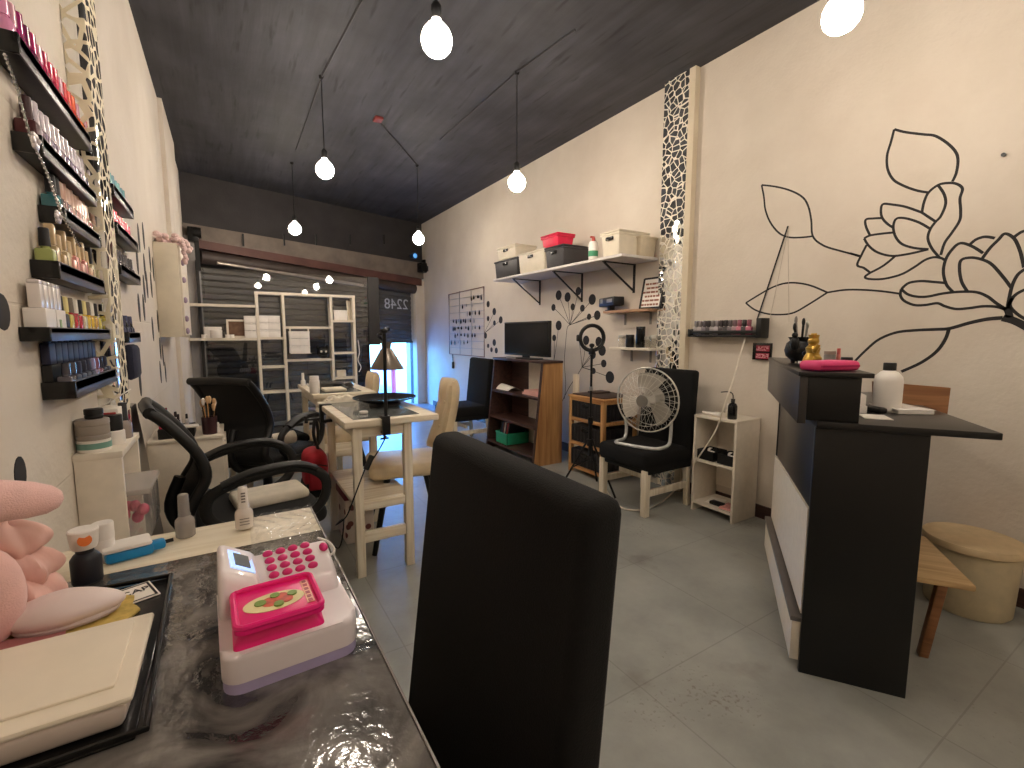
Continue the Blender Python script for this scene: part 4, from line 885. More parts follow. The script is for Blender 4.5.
# ------------------------------------------------------------------ chairs
def parsons(name, label, loc, rz, w=.44, d=.46, sh=.43, bh=.95, legm=PALEW, group=None, lean=.05, lower=True):
    """fabric covered dining chair facing local +Y"""
    t = thing(name, label, 'chair', loc, rz, group)
    s = MB()
    s.box((0, .0, sh - .06), (w, d, .12), bev=.035, seg=4)
    s.box((0, -.01, sh - .12), (w - .01, d - .03, .06), bev=.012)
    part('seat_cover', s, BLACKF, t)
    b = MB(); n = 10
    y0 = -d / 2 + .035
    b.hull([(-w / 2, y0 - .035, sh - .12), (w / 2, y0 - .035, sh - .12), (w / 2, y0 + .045, sh - .12), (-w / 2, y0 + .045, sh - .12), (-w / 2 + .006, y0 - .035 - lean, bh), (w / 2 - .006, y0 - .035 - lean, bh), (w / 2 - .006, y0 + .03 - lean, bh), (-w / 2 + .006, y0 + .03 - lean, bh)])
    es = list(b.bm.edges); bmesh.ops.bevel(b.bm, geom=es, offset=.022, segments=4, profile=.5, affect='EDGES')
    part('backrest_cover', b, BLACKF, t)
    L = .036; zl = sh - .12
    for sx in (-1, 1):
        part('leg', MB().box((sx * (w / 2 - .03), d / 2 - .035, zl / 2), (L + .008, L + .008, zl), bev=.003), legm, t)
        part('leg', MB().beam((sx * (w / 2 - .03), -d / 2 + .035, zl), (sx * (w / 2 - .03), -d / 2 + .01, 0.0), L, L, bev=.003), legm, t)
        if lower: part('stretcher', MB().bb((sx * (w / 2 - .03) - .01, -d / 2 + .04, zl * .42), (sx * (w / 2 - .03) + .01, d / 2 - .055, zl * .42 + .045), bev=.002), legm, t)
    if lower: part('stretcher', MB().bb((-w / 2 + .05, d / 2 - .19, zl * .62), (w / 2 - .05, d / 2 - .17, zl * .62 + .04), bev=.002), legm, t)
    return t
# fan chair: faces -X
parsons('parsons_chair', 'black fabric dining chair with whitewashed legs, the floor fan standing on its seat', (2.49, 2.255, 0), R(90), w=.46, d=.47)
# by the back corner, blue daylight on it
parsons('parsons_chair', 'black fabric dining chair beside the far end of the wooden television stand', (2.19, 4.62, 0), R(90), w=.50, d=.46, bh=.93)
parsons('parsons_chair', 'black fabric dining chair half hidden behind the large black office chair', (.24, 4.02, 0), R(-75), w=.46, d=.46, bh=.80)
# foreground chair, faces the near table (-X)
fb_far = pz(447, 434, 1.0); fb_near = pz(613, 505, 1.0)
t = parsons('parsons_chair', 'big black fabric dining chair in the foreground beside the near table', (.118, .640, 0), R(90), w=.505, d=.46, sh=.43, bh=1.0, lean=.065)

# tufted beige chairs
def tufted(label, loc, rz, group, sh=.43):
    t = thing('tufted_chair', label, 'chair', loc, rz, group); BE = mat('beige_leatherette', rgb(214, 194, 160), .5, var=.05)
    s = MB(); s.box((0, 0, sh - .03), (.40, .44, .075), bev=.03, seg=4); part('seat', s, BE, t)
    def back(u, v):
        x = (u - .5) * .33; z = sh + .02 + v * .44; y = -.20 - .10 * v - .02 * math.sin(v * 3) + .05 * (2 * u - 1) ** 2
        bump = .012 * abs(math.sin(u * 3 * math.pi)) * abs(math.sin(v * 3 * math.pi))
        return Vector((x, y, z)), bump
    b = MB()
    nu, nv = 18, 18; fr = []; bk = []
    for i in range(nu + 1):
        fr.append([]); bk.append([])
        for j in range(nv + 1):
            u, v = i / nu, j / nv; p, bu = back(u, v); e = min(1, min(u, 1 - u, v, 1 - v) * 7) ** .5
            rnd_ = 1 - .12 * max(0, v - .8) * 5 * (2 * u - 1) ** 2
            q = Vector((p.x * rnd_, p.y, p.z))
            fr[i].append(b.bm.verts.new(q + Vector((0, .030 * e + bu, 0)))); bk[i].append(b.bm.verts.new(q - Vector((0, .028 * e + .002, 0))))
    for i in range(nu):
        for j in range(nv):
            b.bm.faces.new((fr[i][j], fr[i + 1][j], fr[i + 1][j + 1], fr[i][j + 1])); b.bm.faces.new((bk[i][j], bk[i][j + 1], bk[i + 1][j + 1], bk[i + 1][j]))
    bd = [(i, 0) for i in range(nu)] + [(nu, j) for j in range(nv)] + [(i, nv) for i in range(nu, 0, -1)] + [(0, j) for j in range(nv, 0, -1)]
    for a, c in zip(bd, bd[1:] + bd[:1]): b.bm.faces.new((fr[a[0]][a[1]], bk[a[0]][a[1]], bk[c[0]][c[1]], fr[c[0]][c[1]]))
    part('backrest', b, BE, t)
    bt = MB()
    for u in (.333, .667):
        for v in (.333, .667): p, _ = back(u, v); bt.ell((p.x, p.y + .030, p.z), (.010, .007, .010), n=8, m=5)
    part('button', bt, BE, t)
    for sx in (-1, 1):
        for sy in (-1, 1): part('leg', MB().tube([(sx * .13, sy * .12, sh - .066), (sx * .22, sy * .21, 0)], [.019, .014], 10), BLACKM, t)
    return t
tufted('beige tufted chair with splayed black legs at the nearer manicure table', (.87, 2.62, 0), R(79), 'beige tufted chairs', sh=.47)
tufted('beige tufted chair at the farther manicure table in front of the doorway', (.735, 3.84, 0), R(84), 'beige tufted chairs')

# office chairs, facing local +X
MESHB = mat('mesh_black', rgb(18, 18, 19), .8, bump=.4, bscale=500)
def office(label, loc, rz, sh=.47, group=None):
    t = thing('office_chair', label, 'office chair', loc, rz, group)
    part('seat', MB().box((0, 0, sh - .03), (.48, .48, .08), bev=.035, seg=4), MESHB, t)
    part('gas_column', MB().cyl((0, 0, .10), .028, sh - .17, 14).box((0, 0, sh - .085), (.2, .16, .03), bev=.005), BLACKP, t)
    hub = MB().cyl((0, 0, .065), .045, .05, 16); part('base_hub', hub, BLACKP, t)
    for k in range(5):
        a = k * 2 * math.pi / 5 + .3; d = Vector((math.cos(a), math.sin(a), 0))
        f = part('base_foot', MB().beam(d * .03 + Vector((0, 0, .092)), d * .27 + Vector((0, 0, .072)), .045, .028, bev=.008), BLACKP, t)
        part('caster', MB().tube([d * .265 + Vector((-d.y, d.x, 0)) * -.022 + Vector((0, 0, .028)), d * .265 + Vector((-d.y, d.x, 0)) * .022 + Vector((0, 0, .028))], .028, 12).tube([d * .265 + Vector((0, 0, .03)), d * .265 + Vector((0, 0, .075))], .007, 8), BLACKG, f)
    prof = [(-.20, sh - .05), (-.27, sh + .03), (-.245, sh + .12), (-.20, sh + .21), (-.225, sh + .31), (-.31, sh + .43), (-.355, sh + .475)]
    P = smooth_path([(x, 0, z) for x, z in prof], 6)
    fr = MB()
    for sy in (-1, 1): fr.tube([p + Vector((0, sy * (.205 - .03 * (i / len(P))), 0)) for i, p in enumerate(P)], .02, 10)
    for i in (len(P) - 1, 2): fr.tube([P[i] + Vector((0, -.19, 0)), P[i] + Vector((-.01, 0, .01)), P[i] + Vector((0, .19, 0))], .021, 10)
    part('back_frame', fr, BLACKP, t)
    mb = MB(); N = len(P)
    for dx in (0, .012):
        g = [[mb.bm.verts.new(p + Vector((dx - .004 - .015 * (1 - (2 * j / 8 - 1) ** 2), (j / 8 - .5) * .37, 0))) for j in range(9)] for p in P]
        for i in range(N - 1):
            for j in range(8): mb.bm.faces.new((g[i][j], g[i + 1][j], g[i + 1][j + 1], g[i][j + 1]))
    part('back_mesh', mb, MESHB, t)
    part('back_support', MB().tube(smooth_path([(-.05, 0, sh - .09), (-.24, 0, sh - .07), (-.31, 0, sh + .05), (-.27, 0, sh + .18)], 5), .022, 10), BLACKP, t)
    for sy in (-1, 1):
        loop = smooth_path([(-.20, sy * .265, sh + .15), (-.05, sy * .275, sh + .205), (.12, sy * .275, sh + .21), (.22, sy * .27, sh + .14), (.20, sy * .262, sh + .03), (.08, sy * .25, sh - .035), (-.06, sy * .25, sh - .03), (-.20, sy * .258, sh + .05)], 5, True)
        a = part('armrest', MB().tube(loop, .0, 10, True, flat=(.021, .016)), BLACKP, t)
        part('arm_pad', MB().tube(smooth_path([(-.16, sy * .27, sh + .185), (-.05, sy * .275, sh + .222), (.10, sy * .275, sh + .226), (.18, sy * .272, sh + .195)], 4), .0, 10, flat=(.014, .032)), BLACKP, a)
    return t
office('black mesh office chair with loop arms behind the near table, side on', (.075, 2.32, 0), R(8), sh=.44)
office('large black office chair farther back near the left wall, turned to the shelving unit', (.18, 3.36, 0), R(50), sh=.455)
solo('folded_cloth', MB().box((.13, 2.34, .466), (.30, .20, .05), bev=.022, seg=4, rz=.15), MATS['white_terry'], 'folded white cloth lying on the seat of the mesh office chair', 'cloth')
solo('rolled_cloth', MB().tube([(.20, 3.24, .53), (.34, 3.30, .53)], .042, 14), MATS['white_terry'], 'rolled white cloth on the seat of the large office chair', 'cloth')
# ------------------------------------------------------------------ high bracket shelf with storage bins on the right wall
zs = px(657, 260, XR).z + .01; ys0 = px(658, 260, XR).y
d = ray(622, 253); fx = d.x / d.y * (ys0 + .0); fz = CH + d.z / d.y * ys0
XS = fx; zs = fz
ys1 = px(493, 281, XS).y
t = thing('bracket_shelf', 'long white shelf on black triangular brackets high on the right wall', 'shelf', (XR, (ys0 + ys1) / 2, zs - .022))
part('shelf_board', MB().bb((XS, ys0, zs - .022), (XR - .001, ys1, zs), bev=.003), mat('white_shelf', rgb(214, 208, 204), .45), t, True)
for a, b_, xx in (((540, 284), (540, 305), 540), ((582, 274), (582, 302), 582), ((634, 264), (634, 293), 634)):
    y = px(xx, b_[1], XR).y; zb_ = px(xx, b_[1], XR).z
    k = MB().bb((XR - .006, y - .012, zb_), (XR - .0005, y + .012, zs - .023)).bb((XS + .04, y - .012, zs - .030), (XR - .001, y + .012, zs - .0225)).beam((XS + .05, y, zs - .032), (XR - .01, y, zb_ + .02), .018, .008)
    part('bracket', k, BLACKM, t, True)
def bin_(label, x0, x1, y0, y1, z, h, m, lid=None, group='storage bins on the high shelf', handle=True, taper=.012):
    t = thing('storage_bin', label, 'storage bin', ((x0 + x1) / 2, (y0 + y1) / 2, z), 0, group); hx, hy = (x1 - x0) / 2, (y1 - y0) / 2; mb = MB(); w = .004
    o = [(-1, -1), (1, -1), (1, 1), (-1, 1)]
    mb.hull([(a * (hx - taper), b * (hy - taper), 0) for a, b in o] + [(a * hx, b * hy, h) for a, b in o])
    es = [e for e in mb.bm.edges]; bmesh.ops.bevel(mb.bm, geom=es, offset=.012, segments=3, profile=.5, affect='EDGES')
    part('bin_body', mb, m, t)
    part('rim', MB().bb((-hx - .006, -hy - .006, h - .022), (hx + .006, hy + .006, h - .004), bev=.006), m, t)
    if handle: part('handle_slot', MB().box((-hx - .004, 0, h * .74), (.012, min(.09, hy * .8), .028), bev=.01), BLACKG, t)
    if lid: part('lid', MB().bb((-hx - .008, -hy - .008, h - .003), (hx + .008, hy + .008, h + .012), bev=.006), lid, t)
    return t
ANTH = mat('anthracite_plastic', rgb(58, 56, 58), .5); REDB = mat('red_bin', rgb(214, 30, 70), .45)
def yat(x, X=None): return px(x, 300, X if X is not None else XS + .01).y
def zat(x, y, X=None): return px(x, y, X if X is not None else XS + .01).z
X0 = XS + .012; X1 = XR - .03
bin_('dark grey bin at the far end of the high shelf, under the small cream bin', X0, X0 + .30, yat(517), yat(494.5), zs, .185, ANTH)
bin_('cream bin standing on the dark grey bin at the far end of the high shelf', X0 + .0, X1 - .09, yat(515) , yat(497), zs + .186, .12, CREAMP, CREAMP)
bin_('cream bin on the high shelf between the two dark grey bins', X0, X1 - .03, yat(543.5), yat(518), zs, .20, CREAMP)
bin_('dark grey lidded bin on the high shelf with a red bin on top', X0, X1 - .03, yat(562.5) , yat(544.5), zs, .175, ANTH, ANTH)
bin_('small red bin on top of the dark grey lidded bin', X0 + .01, X0 + .20, yat(557, X0 + .01), yat(541, X0 + .01), zs + .188, .105, REDB, REDB, handle=False)
bin_('large cream bin at the near end of the high shelf', X0 - .0, X1 - .03, yat(617.5), yat(599.5), zs, .175, CREAMP, CREAMP)
bin_('small plain beige bin against the wall at the near end of the high shelf', X1 - .16, X1 + .02, ys0 + .005, ys0 + .085, zs, .155, mat('beige_bin', rgb(206, 192, 166), .5), handle=False)
y = yat(588)
t = thing('spray_bottle', 'white and green spray can on the high shelf beside the large cream bin', 'spray bottle', (X0 + .045, y, zs))
part('can', MB().lathe([(0, 0), (.036, 0), (.038, .004), (.038, .13), (.03, .15), (0, .15)], n=20), WHITEP, t)
part('green_label', MB().lathe([(.0385, .03), (.039, .03), (.039, .075), (.0385, .075)], n=20), mat('green_print', rgb(70, 150, 110), .5), t)
part('nozzle', MB().cyl((0, 0, .15), .014, .03, 12).box((-.012, 0, .185), (.04, .016, .014), bev=.003), mat('red_nozzle', rgb(190, 80, 70), .5), t)

# ------------------------------------------------------------------ two small shelves
def sshelf(name, label, x0, x1, yy, dep, m):
    p0 = px(x0, yy, XR - dep); z = p0.z; ya = px(x1, yy, XR - .0).y; yb = px(x0, yy, XR - dep).y
    t = thing(name, label, 'shelf', (XR, (ya + yb) / 2, z - .02))
    part('shelf_board', MB().bb((XR - dep, ya, z - .02), (XR - .001, yb, z), bev=.002), m, t, True)
    for y in (ya + .1, yb - .12): part('bracket', MB().bb((XR - .006, y - .01, z - .12), (XR - .0005, y + .01, z - .0205)).bb((XR - dep + .03, y - .01, z - .026), (XR - .001, y + .01, z - .0205)), GREYP, t, True)
    return t, z, ya, yb
t, z1, ya1, yb1 = sshelf('small_shelf', 'small wooden shelf with a framed notice on the right wall', 603, 661, 311, .15, wood('shelf_wood', rgb(150, 110, 84), rgb(186, 146, 112), .5, 'Y'))
t, z2, ya2, yb2 = sshelf('small_shelf', 'small pale shelf with dark jars below the framed notice', 609, 661, 347, .15, WHITEW)
XSm = XR - .07
# framed notice
pl = px(640, 306, XSm); pr_ = px(660, 306, XSm); h = px(640, 279, XSm).z - z1
ym = (pl.y + pr_.y) / 2; wy = abs(pl.y - pr_.y) / 2
t = thing('framed_notice', 'framed notice with rows of print standing on the small wooden shelf', 'picture frame', (XSm, ym, z1))
fr = MB(); 
for (a, b_) in (((0, -wy, .008), (0, wy, .008)), ((.05, -wy, h), (.05, wy, h)), ((0, -wy, .0), (.05, -wy, h)), ((0, wy, .0), (.05, wy, h))): fr.beam(a, b_, .014, .016, up=(1, 0, 0))
part('frame', fr, BLACKW, t)
part('sheet', MB().hull([(-.001, -wy, .0), (-.001, wy, .0), (.005, wy, .0), (.005, -wy, .0), (.049, -wy, h), (.049, wy, h), (.055, wy, h), (.055, -wy, h)]), PAPER, t)
rw = MB(); rnd = random.Random(4)
for i in range(6):
    f = .14 + i * .135; q = -wy * .75
    while q < wy * .7:
        L_ = .015 + rnd.random() * .03; rw.box((.05 * f - .0025, q + L_ / 2, h * f), (.003, L_, h * .06)); q += L_ + .008
part('printed_rows', rw, mat('print_brown', rgb(150, 100, 84), .7), t)
# black console on its stand
pm = px(611, 312, XSm)
t = thing('webcam_bar', 'black bar shaped gadget on a short stand on the small wooden shelf', 'gadget', (XSm, pm.y, z1), R(-18))
zb2 = px(611, 302, XSm).z - z1
part('stand', MB().box((0, 0, zb2 * .4), (.05, .05, zb2 * .8), bev=.006).box((0, 0, .006), (.08, .08, .012), bev=.003), BLACKP, t)
part('bar', MB().box((0, .0, zb2 + .0), (.10, .30, .075), bev=.01), BLACKP, t)
part('screen', MB().box((-.052, -.07, zb2 + .005), (.004, .10, .03), bev=.001).box((-.052, .09, zb2 + .01), (.004, .05, .04), bev=.01), mat('glint_panel', rgb(150, 150, 150), .2), t)
# jars on the lower shelf
for i, (xx, hh, rr, m_, lab) in enumerate(((622, .10, .030, None, 'clear glass jar at the far end of the small pale shelf'), (630, .105, .034, BLACKP, 'shorter matt black jar on the small pale shelf'), (640.5, .17, .036, BLACKG, 'taller black lidded jar on the small pale shelf'), (648, .09, .028, None, 'clear glass bottle next to the tall black jar'), (654, .10, .03, None, 'clear glass jar at the near end of the small pale shelf'))):
    y = px(xx, 340, XSm).y
    jar('shelf_jar', lab, 'jar', (XSm, y, z2), rr, hh, m_ or thin_glass('jar_glass', (.93, .93, .92, 1), body=.15, bcol=rgb(225, 220, 205)), m_ or WHITEP if m_ else STEEL, .025)
# ------------------------------------------------------------------ earring grid on the right wall
zg0 = px(486, 357, XR).z; zg1 = px(484, 287, XR).z; yg0 = px(485, 320, XR).y; yg1 = px(450, 320, XR).y
t = thing('earring_grid', 'white wall grid hung with rows of small dark earrings', 'display grid', (XR - .01, (yg0 + yg1) / 2, zg0))
part('grid_frame', MB().tube([(XR - .014, yg0, zg0), (XR - .014, yg0, zg1), (XR - .014, yg1, zg1 - .02), (XR - .014, yg1, zg0)], .007, 6, True), mat('rust_wire', rgb(130, 100, 90), .6), t, True)
gw = MB()
for i in range(1, 9):
    z = zg0 + (zg1 - zg0) * i / 9; gw.tube([(XR - .014, yg0, z), (XR - .014, yg1, z)], .004, 5)
for i in (1, 2): y = yg0 + (yg1 - yg0) * i / 3; gw.tube([(XR - .014, y, zg0), (XR - .014, y, zg1)], .004, 5)
part('wire', gw, STEEL, t, True)
rnd = random.Random(8)
for i, (r_, c0, c1, n) in enumerate(((8, .05, .4, 4), (7, .3, .7, 3), (6, .1, .5, 5), (5, .25, .9, 9), (4, .1, .95, 9), (3, .2, .9, 7), (2, .4, 1.0, 6))):
    z = zg0 + (zg1 - zg0) * r_ / 9
    for j in range(n):
        y = yg0 + (yg1 - yg0) * (c0 + (c1 - c0) * (j + rnd.random() * .5) / n); hh = .02 + rnd.random() * .03
        mb = MB(); mb.tube([(XR - .019, y, z + .012), (XR - .019, y, z - hh * .4)], .003, 5).ell((XR - .019, y, z - hh * .7), (.006, .012 + rnd.random() * .014, hh * .7), n=8, m=6)
        solo('earring', mb, BLACKG if rnd.random() < .75 else STEEL, 'hanging earring in the %s row of the wall grid, %s from its near side' % (ORD[i], ORD[j]), 'earring', 'earrings on the wall grid')
y = px(454, 380, XR).y
solo('earring_strand', MB().tube([(XR - .012, yg1 - .1, zg0), (XR - .012, yg1 - .12, .75)], .006, 6).tube([(XR - .014, yg1 - .12, .78), (XR - .014, yg1 - .12, .68)], .018, 8), BLACKP, 'dark cord hanging from the earring grid towards the floor', 'cord')
# ------------------------------------------------------------------ television stand, television
TX0, TX1, TY0, TY1, TZ = 2.30, 2.62, 3.375, 4.28, .935
def tsx(z): return TX0 + .10 * z / TZ
t = thing('tv_stand', 'sloping wooden shelf unit carrying the television by the right wall', 'shelf unit', (2.46, (TY0 + TY1) / 2, 0))
def side(y0, y1, m):
    return part('side_panel', MB().hull([(TX0, y0, .0), (TX1, y0, .0), (TX1, y1, .0), (TX0, y1, .0), (tsx(TZ), y0, TZ), (TX1, y0, TZ), (TX1, y1, TZ), (tsx(TZ), y1, TZ)]), m, t, True)
side(TY0, TY0 + .025, wood('knotty_pine', rgb(150, 104, 62), rgb(196, 150, 98), .5, 'Z', 1.5)); side(TY1 - .025, TY1, DARKW)
part('front_edge', MB().hull([(TX0 - .004, TY0 - .002, 0), (TX0 + .002, TY0 - .002, 0), (TX0 + .002, TY0 + .028, 0), (TX0 - .004, TY0 + .028, 0), (tsx(TZ) - .004, TY0 - .002, TZ), (tsx(TZ) + .002, TY0 - .002, TZ), (tsx(TZ) + .002, TY0 + .028, TZ), (tsx(TZ) - .004, TY0 + .028, TZ)]), DARKW, t, True)
part('top_panel', MB().bb((tsx(TZ) - .01, TY0 - .005, TZ), (TX1 + .003, TY1 + .005, TZ + .022), bev=.003), DARKW, t, True)
for z in (.07, .33, .60): part('shelf', MB().bb((tsx(z) + .004, TY0 + .025, z), (TX1 - .006, TY1 - .025, z + .02)), DARKW, t, True)
part('back_panel', MB().bb((TX1 - .005, TY0 + .026, 0.09), (TX1, TY1 - .35, TZ)), WHITEW, t, True)
part('back_panel', MB().bb((TX1 - .005, TY1 - .35, 0.09), (TX1, TY1 - .026, TZ)), DARKW, t, True)
zb_ = TZ + .022
# things on the stand's shelves
mb = MB()
def mag(u, v): return (2.40 + .16 * u, 3.98 + .25 * v, .622 + .05 * math.sin(math.pi * min(1, u * 1.1)) * (.6 + .4 * v) + .003)
for dz in (0, .004): mb.grid(lambda u, v: tuple(Vector(mag(u, v)) + Vector((0, 0, dz))), 10, 6)
solo('bent_magazine', mb, PAPER, 'white magazine bowed open on the upper shelf of the wooden stand', 'magazine')
solo('paper_stack', MB().bb((2.42, 3.45, .6205), (2.58, 3.75, .645)).bb((2.43, 3.46, .6455), (2.57, 3.73, .665)), mat('pink_paper', rgb(220, 170, 160), .7), 'stack of pink papers on the upper shelf of the wooden stand', 'papers')
jar('small_planter', 'small green planter at the back of the upper shelf of the wooden stand', 'planter', (2.56, 3.52, .666), .04, .08, mat('olive', rgb(90, 96, 60), .6), mat('leaf', rgb(70, 90, 50), .6), .02)
gt = thing('green_bin', 'green plastic tub of magazines on the bottom shelf of the wooden stand', 'tub', (2.46, 4.0, .0905))
mb = MB(); W_, D_, H_ = .26, .22, .11
for a, b_ in (((-W_ / 2, -D_ / 2, 0), (W_ / 2, D_ / 2, .006)), ((-W_ / 2, -D_ / 2, 0), (-W_ / 2 + .006, D_ / 2, H_)), ((W_ / 2 - .006, -D_ / 2, 0), (W_ / 2, D_ / 2, H_)), ((-W_ / 2, -D_ / 2, 0), (W_ / 2, -D_ / 2 + .006, H_)), ((-W_ / 2, D_ / 2 - .006, 0), (W_ / 2, D_ / 2, H_))): mb.bb(a, b_)
gm = mat('green_plastic', rgb(40, 150, 112), .4)
part('tub_body', mb, gm, gt); part('rim', MB().tube([(-W_ / 2, -D_ / 2, H_), (W_ / 2, -D_ / 2, H_), (W_ / 2, D_ / 2, H_), (-W_ / 2, D_ / 2, H_)], .007, 6, True), gm, gt)
for i in range(7):
    y = 3.915 + i * .025; c_ = [(40, 36, 40), (170, 60, 60), (60, 60, 70), (190, 184, 176), (90, 50, 46), (50, 70, 100), (30, 30, 32)][i]
    solo('magazine', MB().box((2.455, y, .208), (.20, .010, .215), rx=R(16)), mat('cover_%d' % i, rgb(*c_), .35), '%s magazine leaning in the green tub' % ['charcoal', 'red', 'slate grey', 'white', 'brown', 'blue', 'black'][i], 'magazine', 'magazines in the green tub')
# television
pA = px(504, 323, 2.50); pB = px(548, 320, 2.50); ztv1 = (pA.z + pB.z) / 2; yA = px(504.5, 345, 2.50).y; yB = px(549, 345, 2.50).y
t = thing('television', 'flat black television standing on the wooden stand', 'television', (2.50, (yA + yB) / 2, zb_))
part('bezel', MB().bb((2.497, yB, zb_ + .03), (2.53, yA, ztv1), bev=.006), BLACKP, t, True)
part('screen', MB().bb((2.4955, yB + .014, zb_ + .048), (2.4975, yA - .014, ztv1 - .014)), BLACKG, t, True)
part('stand_foot', MB().bb((2.44, yB + .2, zb_), (2.58, yA - .2, zb_ + .012), bev=.004).bb((2.50, (yA + yB) / 2 - .05, zb_ + .01), (2.525, (yA + yB) / 2 + .05, zb_ + .05)), BLACKP, t, True)
solo('remote_control', MB().box((2.445, 3.98, zb_ + .009), (.045, .16, .018), bev=.005), mat('remote_grey', rgb(140, 136, 132), .4), 'grey remote control lying in front of the television', 'remote control')
# ------------------------------------------------------------------ trolley with black wicker drawers
DX0, DX1, DY0, DY1, DZ = 2.52, 2.90, 2.715, 3.15, .68
t = thing('wicker_trolley', 'pine framed drawer unit with three black wicker drawers', 'drawer unit', ((DX0 + DX1) / 2, (DY0 + DY1) / 2, 0))
for x in (DX0 + .017, DX1 - .017):
    for y in (DY0 + .017, DY1 - .017): part('post', MB().box((x, y, DZ / 2 - .01), (.034, .034, DZ - .02), bev=.003), PINE, t, True)
for z in (.04, .25, .46, DZ - .045):
    fr = MB()
    fr.bb((DX0, DY0 + .034, z), (DX0 + .022, DY1 - .034, z + .028), bev=.002).bb((DX1 - .022, DY0 + .034, z), (DX1, DY1 - .034, z + .028), bev=.002).bb((DX0 + .034, DY0, z), (DX1 - .034, DY0 + .022, z + .028), bev=.002).bb((DX0 + .034, DY1 - .022, z), (DX1 - .034, DY1, z + .028), bev=.002)
    part('rail', fr, PINEY, t, True)
part('top_panel', MB().bb((DX0 - .008, DY0 - .008, DZ - .02), (DX1 + .008, DY1 + .008, DZ), bev=.004), PINEY, t, True)
WICK = mat('black_wicker', rgb(34, 31, 33), .7, bump=.9, bscale=90, stretch=(1, 1, 2.2))
for z in (.07, .28, .49):
    dr = MB().bb((DX0 + .006, DY0 + .026, z), (DX1 - .024, DY1 - .026, z + .145), bev=.01)
    for i in range(9):
        y = DY0 + .05 + i * .042; dr.tube([(DX0 + .006, y, z + .006), (DX0 + .004, y, z + .14)], .009, 6)
    for i in range(8): x = DX0 + .05 + i * .042; dr.tube([(x, DY0 + .026, z + .006), (x, DY0 + .024, z + .14)], .009, 6)
    q = part('drawer', dr, WICK, t, True); part('handle_hole', MB().ell((DX0 - .004, (DY0 + DY1) / 2, z + .11), (.004, .045, .016)), BLACKG, q, True)
solo('dark_mat', MB().bb((DX0 + .02, DY0 + .02, DZ), (DX1 - .02, DY1 - .02, DZ + .010), bev=.003).box((DX0 + .22, DY0 + .3, DZ + .018), (.16, .12, .016), bev=.006), mat('dark_brown_mat', rgb(66, 50, 44), .6), 'dark mat lying on top of the wicker drawer unit', 'mat')
solo('wooden_plank', MB().box((2.67, 3.24, .42), (.012, .07, .84), rz=.1), PALEW, 'pale plank standing between the wooden stand and the drawer unit', 'plank')
# ------------------------------------------------------------------ ring light on tripod
RX, RY = 2.27, 2.62
rc = py(592, 338, RY); RX = rc.x; rz0 = rc.z
t = thing('ring_light', 'black ring light on a tripod stand in front of the wicker drawers', 'ring light', (RX, RY, 0))
view = (Vector((0, 0, CH)) - rc); ang = math.atan2(view.y, view.x) + .25
ax = Vector((math.cos(ang), math.sin(ang), .0)).normalized(); sd_ = Vector((-ax.y, ax.x, 0)); ring = []
for k in range(32):
    a = 2 * math.pi * k / 32; ring.append(rc + sd_ * .088 * math.cos(a) + Vector((0, 0, .092 * math.sin(a))))
part('ring', MB().tube(ring, 0, 10, True, flat=(.017, .014)), BLACKP, t, True)
part('phone_holder', MB().box(rc + Vector((0, 0, -.10)), (.03, .05, .05), bev=.01).box(rc + sd_ * -.1, (.03, .03, .05), bev=.01).tube([rc + Vector((0, 0, -.11)), rc + Vector((0, 0, -.06))], .01, 8).ell(rc + Vector((0, 0, -.055)), (.02, .02, .016)), BLACKP, t, True)
part('pole', MB().tube([(RX, RY, rz0 - .11), (RX, RY, .30)], .009, 10).tube([(RX, RY, .55), (RX, RY, .28)], .013, 10).cyl((RX, RY, .53), .02, .05, 12), BLACKM, t, True)
part('collar', MB().cyl((RX, RY, .78), .014, .03, 12), STEEL, t, True)
part('collar', MB().cyl((RX, RY, .36), .026, .05, 12), BLACKP, t, True)
for k, a in enumerate((2.7, 4.9, .6)):
    dd = Vector((math.cos(a), math.sin(a), 0)); part('tripod_leg', MB().tube([Vector((RX, RY, .40)) + dd * .02, Vector((RX, RY, .012)) + dd * .24], .008, 8).tube([Vector((RX, RY, .25)) + dd * .01, Vector((RX, RY, .20)) + dd * .125], .005, 6), BLACKM, t, True)
# ------------------------------------------------------------------ fan on the chair
fc = py(647, 400, 2.24); axn = Vector((-.95, -.31, .0)).normalized(); fs = Vector((-axn.y, axn.x, 0)); fu = Vector((0, 0, 1))
RF = .225; zseat = .431
t = thing('floor_fan', 'chrome floor fan with wire cage standing on the black fabric chair', 'fan', (fc.x, fc.y, zseat))
fcz = fc.z
def fp(a, r, d_): return Vector((fc.x, fc.y, fcz)) + axn * d_ + fs * r * math.cos(a) + fu * r * math.sin(a)
cage = MB(); FANW = mat('fan_wire', rgb(214, 210, 200), .4, .5)
cage.tube([fp(2 * math.pi * k / 40, RF, 0) for k in range(40)], .006, 6, True)
part('rim', cage, FANW, t, True)
for sgn, nm in ((1, 'front_grille'), (-1, 'back_grille')):
    g = MB()
    for k in range(30):
        a = 2 * math.pi * k / 30; g.tube([fp(a, RF, 0), fp(a, RF * .8, sgn * .045), fp(a + .1, RF * .4, sgn * .075), fp(a + .2, .035, sgn * .08)], .0013, 4)
    for rr, dd in ((.8, .045), (.42, .074)): g.tube([fp(2 * math.pi * k / 36, RF * rr, sgn * dd) for k in range(36)], .0022, 5, True)
    part(nm, g, FANW, t, True)
part('hub_badge', MB().tube([fp(0, 0, .074), fp(0, 0, .084)], .042, 20), STEEL, t, True)
part('motor', MB().tube([fp(0, 0, -.02), fp(0, 0, -.13)], [.05, .075], 20).tube([fp(0, 0, -.13), fp(0, 0, -.16)], [.075, .05], 20), FANW, t, True)
FB = mat('fan_blade_grey', rgb(186, 180, 170), .4, .3)
